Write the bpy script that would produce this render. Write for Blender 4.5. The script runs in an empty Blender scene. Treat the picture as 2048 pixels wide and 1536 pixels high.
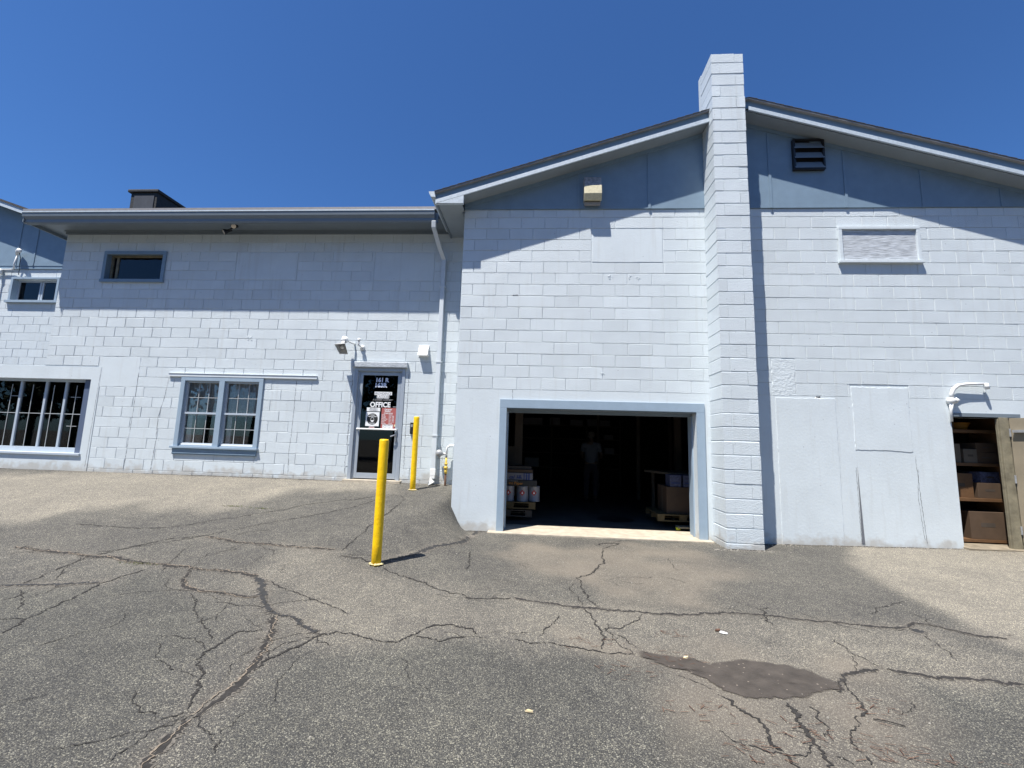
import bpy, bmesh, math, random, json
import numpy as np
from mathutils import Vector, Matrix
random.seed(7); rng = np.random.default_rng(7)
SC = bpy.context.scene; COL = SC.collection
# ================================================= camera, sky, sun, exposure
# axes: X along the front wall, Y into the building, Z up (0 = garage floor), metres
cam = bpy.data.cameras.new('camera'); co = bpy.data.objects.new('camera', cam); COL.objects.link(co)
_r, _u, _w = Vector((0.997585, 0.062825, 0.029622)), Vector((-0.021, -0.133711, 0.990798)), Vector((-0.066208, 0.989027, 0.132068))
co.matrix_world = Matrix(((_r.x, _u.x, -_w.x, 1.4205), (_r.y, _u.y, -_w.y, -7.2785), (_r.z, _u.z, -_w.z, 1.4235), (0, 0, 0, 1)))
cam.sensor_width = 36; cam.lens = 36 * 880 / 2048; cam.clip_start = .05; cam.clip_end = 2000
SC.camera = co
SUN = Vector((-.87, -1, 3.05)).normalized()
W = bpy.data.worlds.new('World'); SC.world = W; W.use_nodes = True
nt = W.node_tree; bg = nt.nodes['Background']; sky = nt.nodes.new('ShaderNodeTexSky')
sky.sky_type = 'NISHITA'; sky.sun_disc = False; sky.sun_elevation = math.asin(SUN.z)
sky.sun_rotation = math.atan2(SUN.x, SUN.y); sky.air_density = 1.0; sky.dust_density = .3; sky.ozone_density = 2.5; sky.altitude = 50
tint = nt.nodes.new('ShaderNodeMix'); tint.data_type = 'RGBA'; tint.blend_type = 'MULTIPLY'; tint.inputs[0].default_value = 1; tint.inputs['B'].default_value = (.58, .98, 1.5, 1)
nt.links.new(sky.outputs[0], tint.inputs['A']); nt.links.new(tint.outputs['Result'], bg.inputs[0]); bg.inputs[1].default_value = .052
sl = bpy.data.lights.new('sun', 'SUN'); sl.energy = 5.0; sl.angle = math.radians(.53); sl.color = (1, .95, .88)
so = bpy.data.objects.new('sun', sl); COL.objects.link(so); so.rotation_euler = SUN.to_track_quat('Z', 'Y').to_euler(); so.location = (-8, -9, 28)
SC.view_settings.view_transform = 'Standard'; SC.view_settings.look = 'None'
SC.view_settings.exposure = .83; SC.view_settings.gamma = 1
SC.render.engine = 'CYCLES'; SC.cycles.max_bounces = 6; SC.cycles.transparent_max_bounces = 8

S = .972          # plane of the recessed office wing
S2 = 2.5          # plane of the annex at the far left
# ================================================= helpers
def mat(name, col, rough=.6, metal=0, var=.0, vs=3., bump=0., bs=60., bd=.004, spec=.5, attr=None, fn=None):
    m = bpy.data.materials.new(name); m.use_nodes = True; n = m.node_tree; b = n.nodes['Principled BSDF']
    b.inputs['Roughness'].default_value = rough; b.inputs['Metallic'].default_value = metal
    b.inputs['Specular IOR Level'].default_value = spec
    tc = n.nodes.new('ShaderNodeTexCoord')
    c = None
    if var:
        t = n.nodes.new('ShaderNodeTexNoise'); t.inputs['Scale'].default_value = vs; t.inputs['Detail'].default_value = 5; t.inputs['Roughness'].default_value = .6
        n.links.new(tc.outputs['Object'], t.inputs['Vector'])
        r = n.nodes.new('ShaderNodeValToRGB'); e = r.color_ramp.elements
        e[0].position = .3; e[1].position = .7
        e[0].color = (*[x * (1 - var) for x in col], 1); e[1].color = (*[min(1, x * (1 + var)) for x in col], 1)
        n.links.new(t.outputs[0], r.inputs[0]); c = r.outputs[0]
    if attr:
        a = n.nodes.new('ShaderNodeAttribute'); a.attribute_name = attr
        mx = n.nodes.new('ShaderNodeMix'); mx.data_type = 'RGBA'; mx.blend_type = 'MULTIPLY'; mx.inputs[0].default_value = 1
        if c is None: mx.inputs['A'].default_value = (*col, 1)
        else: n.links.new(c, mx.inputs['A'])
        n.links.new(a.outputs['Color'], mx.inputs['B']); c = mx.outputs['Result']
    if fn: c = fn(n, tc, c, col)
    if c is None: b.inputs['Base Color'].default_value = (*col, 1)
    else: n.links.new(c, b.inputs['Base Color'])
    if bump:
        t = n.nodes.new('ShaderNodeTexNoise'); t.inputs['Scale'].default_value = bs; t.inputs['Detail'].default_value = 4; t.inputs['Roughness'].default_value = .65
        n.links.new(tc.outputs['Object'], t.inputs['Vector'])
        bp = n.nodes.new('ShaderNodeBump'); bp.inputs['Strength'].default_value = bump; bp.inputs['Distance'].default_value = bd
        n.links.new(t.outputs[0], bp.inputs['Height']); n.links.new(bp.outputs[0], b.inputs['Normal'])
    return m

class MB:
    def __init__(s): s.v = []; s.f = []; s.t = []
    def quad(s, *p, t=1.):
        i = len(s.v); s.v += [tuple(q) for q in p]; s.f.append(tuple(range(i, i + len(p)))); s.t.append(t); return s
    def box(s, x0, x1, y0, y1, z0, z1, t=1.):
        i = len(s.v); s.v += [(x, y, z) for z in (z0, z1) for y in (y0, y1) for x in (x0, x1)]
        for f in ((0, 2, 3, 1), (4, 5, 7, 6), (0, 1, 5, 4), (2, 6, 7, 3), (0, 4, 6, 2), (1, 3, 7, 5)): s.f.append(tuple(i + k for k in f)); s.t.append(t)
        return s
    def prism(s, pts, y0, y1, t=1.):       # outline in (x, z), counter-clockwise seen from -Y, extruded along Y
        n = len(pts); i = len(s.v)
        s.v += [(x, y0, z) for x, z in pts] + [(x, y1, z) for x, z in pts]
        s.f.append(tuple(range(i, i + n))); s.f.append(tuple(range(i + 2 * n - 1, i + n - 1, -1))); s.t += [t, t]
        for k in range(n):
            a, b = i + k, i + (k + 1) % n; s.f.append((b, a, a + n, b + n)); s.t.append(t)
        return s
    def loft(s, rings, cap=True, t=1.):
        i = len(s.v); n = len(rings[0])
        for r in rings: s.v += [tuple(q) for q in r]
        for k in range(len(rings) - 1):
            for j in range(n):
                a = i + k * n + j; b = i + k * n + (j + 1) % n; s.f.append((a, b, b + n, a + n)); s.t.append(t)
        if cap:
            s.f.append(tuple(range(i + n - 1, i - 1, -1))); m = i + (len(rings) - 1) * n; s.f.append(tuple(range(m, m + n))); s.t += [t, t]
        return s
    def tube(s, pts, r, n=10, cap=True, t=1.):
        pts = [Vector(p) for p in pts]; rs = r if isinstance(r, (list, tuple)) else [r] * len(pts); rings = []; up = None
        for k, p in enumerate(pts):
            d = (pts[min(k + 1, len(pts) - 1)] - pts[max(k - 1, 0)]).normalized()
            if up is None: up = d.orthogonal().normalized()
            up = (up - d * up.dot(d)).normalized(); sd = d.cross(up)
            rings.append([p + (up * math.cos(a) + sd * math.sin(a)) * rs[k] for a in [2 * math.pi * j / n for j in range(n)]])
        return s.loft(rings, cap, t)

def obj(name, mb, m, parent=None, smooth=False, bevel=0., label=None):
    me = bpy.data.meshes.new(name); me.from_pydata(mb.v, [], mb.f)
    if any(t != 1. for t in mb.t):
        a = me.attributes.new('tone', 'FLOAT', 'FACE'); a.data.foreach_set('value', mb.t)
    elif m.node_tree and any(n.type == 'ATTRIBUTE' and n.attribute_name == 'tone' for n in m.node_tree.nodes):
        a = me.attributes.new('tone', 'FLOAT', 'FACE'); a.data.foreach_set('value', [1.] * len(mb.f))
    me.materials.append(m); me.update()
    o = bpy.data.objects.new(name, me); COL.objects.link(o)
    if smooth: me.polygons.foreach_set('use_smooth', [True] * len(me.polygons))
    if bevel:
        b = o.modifiers.new('bevel', 'BEVEL'); b.width = bevel; b.segments = 2; b.limit_method = 'ANGLE'
    if parent is not None:
        o.parent = parent
        off = Vector(parent.location) if parent.parent is None else Vector((0, 0, 0))
        o.matrix_parent_inverse = Matrix.Translation(-off)
    if label: o['label'] = label
    return o
def tag(o, label, cat, group=None, kind=None):
    if kind: o['kind'] = kind
    if label: o['label'] = label
    if cat: o['category'] = cat
    if group: o['group'] = group
    return o
def thing(name, label, cat, loc, group=None, kind=None):
    o = bpy.data.objects.new(name, None); COL.objects.link(o); o.location = loc; o.empty_display_size = .2
    return tag(o, label, cat, group, kind)
def sub(rect, holes):
    out = [rect]
    for hx0, hx1, hz0, hz1 in holes:
        nw = []
        for x0, x1, z0, z1 in out:
            if hx0 >= x1 or hx1 <= x0 or hz0 >= z1 or hz1 <= z0: nw.append((x0, x1, z0, z1)); continue
            if hx0 > x0: nw.append((x0, hx0, z0, z1))
            if hx1 < x1: nw.append((hx1, x1, z0, z1))
            a, b = max(x0, hx0), min(x1, hx1)
            if hz0 > z0: nw.append((a, b, z0, hz0))
            if hz1 < z1: nw.append((a, b, hz1, z1))
        out = nw
    return out
def block(mb, x0, x1, z0, z1, y, d=.0048, g=.0026, c=.0042):
    if x1 - x0 < .03 or z1 - z0 < .03: return
    y += rng.normal(0, .0007); j = lambda: rng.normal(0, .0012); t = float(np.clip(rng.normal(1, .022), .93, 1.06))
    a = [(x0 + g + j(), y + d, z0 + g + j()), (x1 - g + j(), y + d, z0 + g + j()), (x1 - g + j(), y + d, z1 - g + j()), (x0 + g + j(), y + d, z1 - g + j())]
    k = lambda: rng.normal(0, .0005)
    c = c * rng.uniform(.6, 1.6)
    b = [(a[0][0] + c, y + k(), a[0][2] + c), (a[1][0] - c, y + k(), a[1][2] + c), (a[2][0] - c, y + k(), a[2][2] - c), (a[3][0] + c, y + k(), a[3][2] - c)]
    i = len(mb.v); mb.v += a + b
    mb.f.append((i + 4, i + 5, i + 6, i + 7)); mb.t.append(t)
    for q in range(4):
        r = (q + 1) % 4; mb.f.append((i + q, i + r, i + 4 + r, i + 4 + q)); mb.t.append(t)
P_ = .2032
def blocks(mb, X0, X1, Z0, Z1, y, zj, xj, holes=(), merge=.15):
    n0 = math.floor((Z0 - zj) / P_); n1 = math.ceil((Z1 - zj) / P_)
    for n in range(n0, n1):
        z0, z1 = max(Z0, zj + n * P_), min(Z1, zj + (n + 1) * P_)
        x = xj + (n % 2) * P_; x -= math.ceil((x - X0) / .4064) * .4064
        while x < X1 - 1e-6:
            x2 = x + .4064
            if rng.random() < merge: x2 += .4064
            a, b = max(x, X0), min(x2, X1)
            if b - a > .01:
                for r in sub((a, b, z0, z1), holes): block(mb, *r, y)
            x = x2
def body(mb, X0, X1, Z0, Z1, y0, y1, holes=()):
    for a, b, c, d in sub((X0, X1, Z0, Z1), holes): mb.box(a, b, y0, y1, c, d)

def ragged(x0, x1, z0, z1, y0, y1, j=.006, step=.045, seed=1):
    r = random.Random(seed); p = []
    c = [(x0, z0), (x1, z0), (x1, z1), (x0, z1)]
    for (a, b), (e, f) in zip(c, c[1:] + c[:1]):
        n = max(2, int(math.hypot(e - a, f - b) / step)); w = 0
        for k in range(n):
            w = w * .6 + r.gauss(0, j * .6); t = k / n; p.append((a + (e - a) * t + (w if a == e else 0), b + (f - b) * t + (w if b == f else 0)))
    m = MB(); n = len(p); m.prism(p, y0, y1); i = len(m.v)
    return m
# ================================================= materials
def dirt(n, tc, c, col):
    # splash dirt and scuffs close to the ground, with ragged edge
    sx = n.nodes.new('ShaderNodeSeparateXYZ'); n.links.new(tc.outputs['Object'], sx.inputs[0])
    no = n.nodes.new('ShaderNodeTexNoise'); no.inputs['Scale'].default_value = 6; no.inputs['Detail'].default_value = 8; n.links.new(tc.outputs['Object'], no.inputs['Vector'])
    ma = n.nodes.new('ShaderNodeMapRange'); ma.inputs[1].default_value = .64; ma.inputs[2].default_value = .8; ma.inputs[4].default_value = .5
    n.links.new(no.outputs[0], ma.inputs[0])
    mx = n.nodes.new('ShaderNodeMix'); mx.data_type = 'RGBA'; n.links.new(ma.outputs[0], mx.inputs[0]); n.links.new(c, mx.inputs['A'])
    mx.inputs['B'].default_value = (*[x * .86 for x in col], 1)
    # small dark pits
    vo = n.nodes.new('ShaderNodeTexVoronoi'); vo.inputs['Scale'].default_value = 5.5; n.links.new(tc.outputs['Object'], vo.inputs['Vector'])
    m2 = n.nodes.new('ShaderNodeMapRange'); m2.inputs[1].default_value = .035; m2.inputs[2].default_value = .06; m2.inputs[3].default_value = .55; m2.inputs[4].default_value = 0
    n.links.new(vo.outputs['Distance'], m2.inputs[0])
    m3 = n.nodes.new('ShaderNodeMix'); m3.data_type = 'RGBA'; n.links.new(m2.outputs[0], m3.inputs[0]); n.links.new(mx.outputs['Result'], m3.inputs['A']); m3.inputs['B'].default_value = (.25, .27, .3, 1)
    # faint vertical run marks
    mp = n.nodes.new('ShaderNodeMapping'); mp.inputs['Scale'].default_value = (9, 9, .7); n.links.new(tc.outputs['Object'], mp.inputs[0])
    n2 = n.nodes.new('ShaderNodeTexNoise'); n2.inputs['Scale'].default_value = 1.3; n2.inputs['Detail'].default_value = 7; n.links.new(mp.outputs[0], n2.inputs['Vector'])
    r2 = n.nodes.new('ShaderNodeMapRange'); r2.inputs[1].default_value = .56; r2.inputs[2].default_value = .74; r2.inputs[4].default_value = .30; n.links.new(n2.outputs[0], r2.inputs[0])
    m4 = n.nodes.new('ShaderNodeMix'); m4.data_type = 'RGBA'; n.links.new(r2.outputs[0], m4.inputs[0]); n.links.new(m3.outputs['Result'], m4.inputs['A']); m4.inputs['B'].default_value = (.47, .49, .48, 1)
    # soil splashed up from the ground, ragged top
    nz = n.nodes.new('ShaderNodeMath'); nz.operation = 'MULTIPLY_ADD'; nz.inputs[1].default_value = -.55; n.links.new(no.outputs[0], nz.inputs[0]); n.links.new(sx.outputs['Z'], nz.inputs[2])
    r3 = n.nodes.new('ShaderNodeMapRange'); r3.inputs[1].default_value = BASEZ[0] - .25; r3.inputs[2].default_value = BASEZ[0] - .12; r3.inputs[3].default_value = .55; r3.inputs[4].default_value = 0; n.links.new(nz.outputs[0], r3.inputs[0])
    m5 = n.nodes.new('ShaderNodeMix'); m5.data_type = 'RGBA'; n.links.new(r3.outputs[0], m5.inputs[0]); n.links.new(m4.outputs['Result'], m5.inputs['A']); m5.inputs['B'].default_value = (.38, .34, .28, 1)
    return m5.outputs['Result']
BASEZ = [0.]
WALLC = (.60, .66, .69)
M = {}
M['wall'] = mat('painted_block', WALLC, .55, var=.045, vs=2.2, bump=.85, bs=60, bd=.009, attr='tone', fn=dirt)
M['smooth'] = mat('painted_concrete', WALLC, .55, var=.05, vs=1.7, bump=.4, bs=26, bd=.006, attr='tone', fn=dirt)
BASEZ[0] = .63
M['wall_wing'] = mat('painted_block_wing', WALLC, .55, var=.045, vs=2.2, bump=.85, bs=60, bd=.009, attr='tone', fn=dirt)
M['smooth_wing'] = mat('painted_surround_wing', WALLC, .55, var=.05, vs=1.7, bump=.4, bs=26, bd=.006, attr='tone', fn=dirt)
M['rough'] = mat('painted_rough_patch', WALLC, .6, var=.05, vs=5, bump=.9, bs=22, bd=.015, attr='tone')
M['siding'] = mat('painted_plywood_blue', (.185, .265, .345), .55, var=.07, vs=4, bump=.35, bs=40, bd=.004)
M['trim'] = mat('blue_trim_paint', (.285, .37, .455), .5, var=.05, vs=6, bump=.3, bs=50, bd=.003)
M['trimlight'] = mat('weathered_trim_paint', (.47, .54, .60), .55, var=.12, vs=25, bump=.5, bs=45, bd=.004)
M['soffit'] = mat('soffit_paint', (.27, .31, .34), .6, var=.05, vs=4)
M['eavegrey'] = mat('grey_eave_metal', (.17, .205, .235), .45, var=.05, vs=5)
M['white'] = mat('white_paint', (.78, .79, .78), .4, var=.04, vs=12, bump=.2, bs=60, bd=.002)
M['offwhite'] = mat('downspout_paint', (.60, .65, .69), .4, var=.04, vs=8)
M['drip'] = mat('drip_edge_metal', (.27, .26, .255), .5, metal=.1, var=.1, vs=10)
M['shingle'] = mat('asphalt_shingle', (.055, .055, .06), .9, var=.3, vs=40, bump=.8, bs=120, bd=.01)
M['alum'] = mat('aluminium_frame', (.42, .47, .53), .38, metal=.35, var=.04, vs=9)
def chips(n, tc, c, col):
    v = n.nodes.new('ShaderNodeTexNoise'); v.inputs['Scale'].default_value = 24; v.inputs['Detail'].default_value = 9; v.inputs['Roughness'].default_value = .7; n.links.new(tc.outputs['Object'], v.inputs['Vector'])
    r = n.nodes.new('ShaderNodeMapRange'); r.inputs[1].default_value = .665; r.inputs[2].default_value = .70; n.links.new(v.outputs[0], r.inputs[0])
    m = n.nodes.new('ShaderNodeMix'); m.data_type = 'RGBA'; n.links.new(r.outputs[0], m.inputs[0]); n.links.new(c, m.inputs['A']); m.inputs['B'].default_value = (.22, .13, .04, 1); return m.outputs['Result']
M['yellow'] = mat('yellow_bollard_paint', (.95, .57, .0), .42, var=.13, vs=9, bump=.6, bs=30, bd=.007, fn=chips)
M['black'] = mat('black_plastic', (.015, .015, .017), .4)
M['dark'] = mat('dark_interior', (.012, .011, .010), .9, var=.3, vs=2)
M['flash'] = mat('dark_flashing', (.045, .05, .06), .6, var=.2, vs=8)
M['tar'] = mat('black_roofing_tar', (.018, .019, .02), .7, var=.4, vs=12, bump=.6, bs=30, bd=.01)
M['lens'] = mat('cream_lens', (.58, .53, .36), .35, var=.12, vs=30, bump=.3, bs=90, bd=.002)
M['lensclear'] = mat('cloudy_lens', (.30, .28, .27), .25, var=.35, vs=20)
M['sill'] = mat('pale_concrete_sill', (.42, .37, .29), .8, var=.2, vs=7, bump=.6, bs=50, bd=.006)
M['concrete'] = mat('garage_floor', (.075, .073, .067), .7, var=.35, vs=2.5, bump=.3, bs=20, bd=.004)
M['woodgrey'] = mat('weathered_jamb_wood', (.20, .18, .125), .75, var=.3, vs=9, bump=.6, bs=30, bd=.005)
M['tan'] = mat('tan_door_paint', (.25, .215, .155), .6, var=.12, vs=3)
M['wood'] = mat('pine_board', (.12, .062, .027), .6, var=.2, vs=7, bump=.3, bs=35)
M['pallet'] = mat('pallet_wood', (.11, .078, .03), .75, var=.25, vs=9, bump=.4, bs=35)
M['carton'] = mat('cardboard', (.075, .047, .028), .8, var=.2, vs=4)
M['cartonpale'] = mat('pale_cardboard', (.12, .10, .075), .8, var=.12, vs=4)
M['bluebox'] = mat('blue_printed_carton', (.07, .08, .14), .6, var=.6, vs=28)
M['whitebox'] = mat('white_printed_carton', (.17, .17, .19), .6, var=.05, vs=8)
M['navy'] = mat('navy_print', (.02, .04, .16), .6)
M['blackbox'] = mat('black_carton', (.02, .02, .02), .6)
M['orange'] = mat('orange_print', (.4, .17, .02), .6)
M['red'] = mat('red_label', (.35, .012, .012), .5)
M['can'] = mat('white_pail_metal', (.20, .21, .24), .3, var=.05, vs=9)
M['post'] = mat('interior_post', (.06, .047, .037), .7, var=.2, vs=5)
M['brass'] = mat('yellow_gas_pipe', (.62, .42, .06), .45, var=.15, vs=30)
M['gasgrey'] = mat('grey_cast_metal', (.36, .37, .38), .5, metal=.4, var=.2, vs=25)
M['chrome'] = mat('brushed_metal', (.5, .5, .5), .3, metal=.8)
M['letter'] = mat('white_vinyl', (.82, .83, .84), .5)
M['lettershade'] = mat('shade_blue_vinyl', (.72, .78, .95), .5)  # blue cast of the lintel's shade put into the door number colour
M['lettergrey'] = mat('grey_vinyl', (.3, .3, .31), .5)
M['posterred'] = mat('red_poster', (.40, .11, .10), .5, var=.05, vs=6)
M['ink'] = mat('black_ink', (.02, .02, .02), .5)
M['cream'] = mat('cream_paper', (.75, .62, .38), .6)
M['curtain'] = mat('grey_curtain', (.55, .54, .52), .9, var=.2, vs=30)
M['curtainpale'] = mat('pale_curtain', (.85, .86, .86), .9, var=.2, vs=20)
M['vinylblue'] = mat('pale_blue_vinyl_sash', (.42, .48, .55), .4, var=.04, vs=8)
M['revealshade'] = mat('shaded_reveal_navy', (.09, .12, .19), .5)  # shade on the shop window jamb, put into its navy colour
M['muntin'] = mat('grille_white', (.42, .44, .45), .5)
M['bluebag'] = mat('blue_plastic_bag', (.03, .10, .35), .35, var=.4, vs=20, bump=1, bs=18, bd=.03)
M['yellowpl'] = mat('yellow_plastic', (.75, .72, .03), .4)
M['skin'] = mat('skin', (.06, .04, .03), .5); M['shirt'] = mat('pale_shirt', (.085, .10, .13), .8, var=.1, vs=8)
M['trouser'] = mat('dark_trousers', (.02, .02, .03), .9); M['hair'] = mat('grey_hair', (.07, .065, .06), .8, var=.2, vs=60)
M['shoe'] = mat('black_shoe', (.02, .02, .02), .5)
M['soil'] = mat('needle_brown', (.10, .052, .032), .9, var=.3, vs=20)
M['weed'] = mat('weed_green', (.10, .12, .03), .8, var=.3, vs=30)
M['leafdark'] = mat('tree_foliage', (.05, .07, .03), .8, var=.4, vs=3)
def grain(n, tc, c, col):
    mp = n.nodes.new('ShaderNodeMapping'); mp.inputs['Scale'].default_value = (3, 3, 26); n.links.new(tc.outputs['Object'], mp.inputs[0])
    no = n.nodes.new('ShaderNodeTexNoise'); no.inputs['Scale'].default_value = 2.2; no.inputs['Detail'].default_value = 8; no.inputs['Distortion'].default_value = .6; n.links.new(mp.outputs[0], no.inputs['Vector'])
    r = n.nodes.new('ShaderNodeValToRGB'); e = r.color_ramp.elements; e[0].position = .38; e[1].position = .62; e[0].color = (*[x * .62 for x in col], 1); e[1].color = (*col, 1); n.links.new(no.outputs[0], r.inputs[0])
    b = n.nodes['Principled BSDF']; bp = n.nodes.new('ShaderNodeBump'); bp.inputs['Strength'].default_value = .8; bp.inputs['Distance'].default_value = .008; n.links.new(no.outputs[0], bp.inputs['Height']); n.links.new(bp.outputs[0], b.inputs['Normal'])
    return r.outputs[0]
M['wallplain'] = mat('wall_paint', (.62, .67, .70), .55, var=.05, vs=6)
M['lintelgrey'] = mat('grey_lintel_paint', (.43, .47, .51), .6, var=.15, vs=14, bump=.9, bs=22, bd=.012)
M['plywood'] = mat('grey_painted_plywood', (.56, .60, .64), .7, fn=grain)
M['step'] = mat('weathered_plank', (.26, .22, .16), .8, fn=grain)
M['bulb'] = mat('lamp_reflector', (.85, .75, .62), .15, metal=.3)
def glassmat(name, tint=.75, ior=1.5):
    m = bpy.data.materials.new(name); m.use_nodes = True; n = m.node_tree; out = n.nodes['Material Output']; n.nodes.remove(n.nodes['Principled BSDF'])
    fr = n.nodes.new('ShaderNodeFresnel'); fr.inputs[0].default_value = ior
    tr = n.nodes.new('ShaderNodeBsdfTransparent'); tr.inputs[0].default_value = (tint, tint, tint, 1)
    gl = n.nodes.new('ShaderNodeBsdfGlossy'); gl.inputs['Roughness'].default_value = .015
    mx = n.nodes.new('ShaderNodeMixShader'); n.links.new(fr.outputs[0], mx.inputs[0]); n.links.new(tr.outputs[0], mx.inputs[1]); n.links.new(gl.outputs[0], mx.inputs[2])
    n.links.new(mx.outputs[0], out.inputs[0]); return m
M['glass'] = glassmat('window_glass', .92); M['doorglass'] = glassmat('tinted_door_glass', .35)

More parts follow.
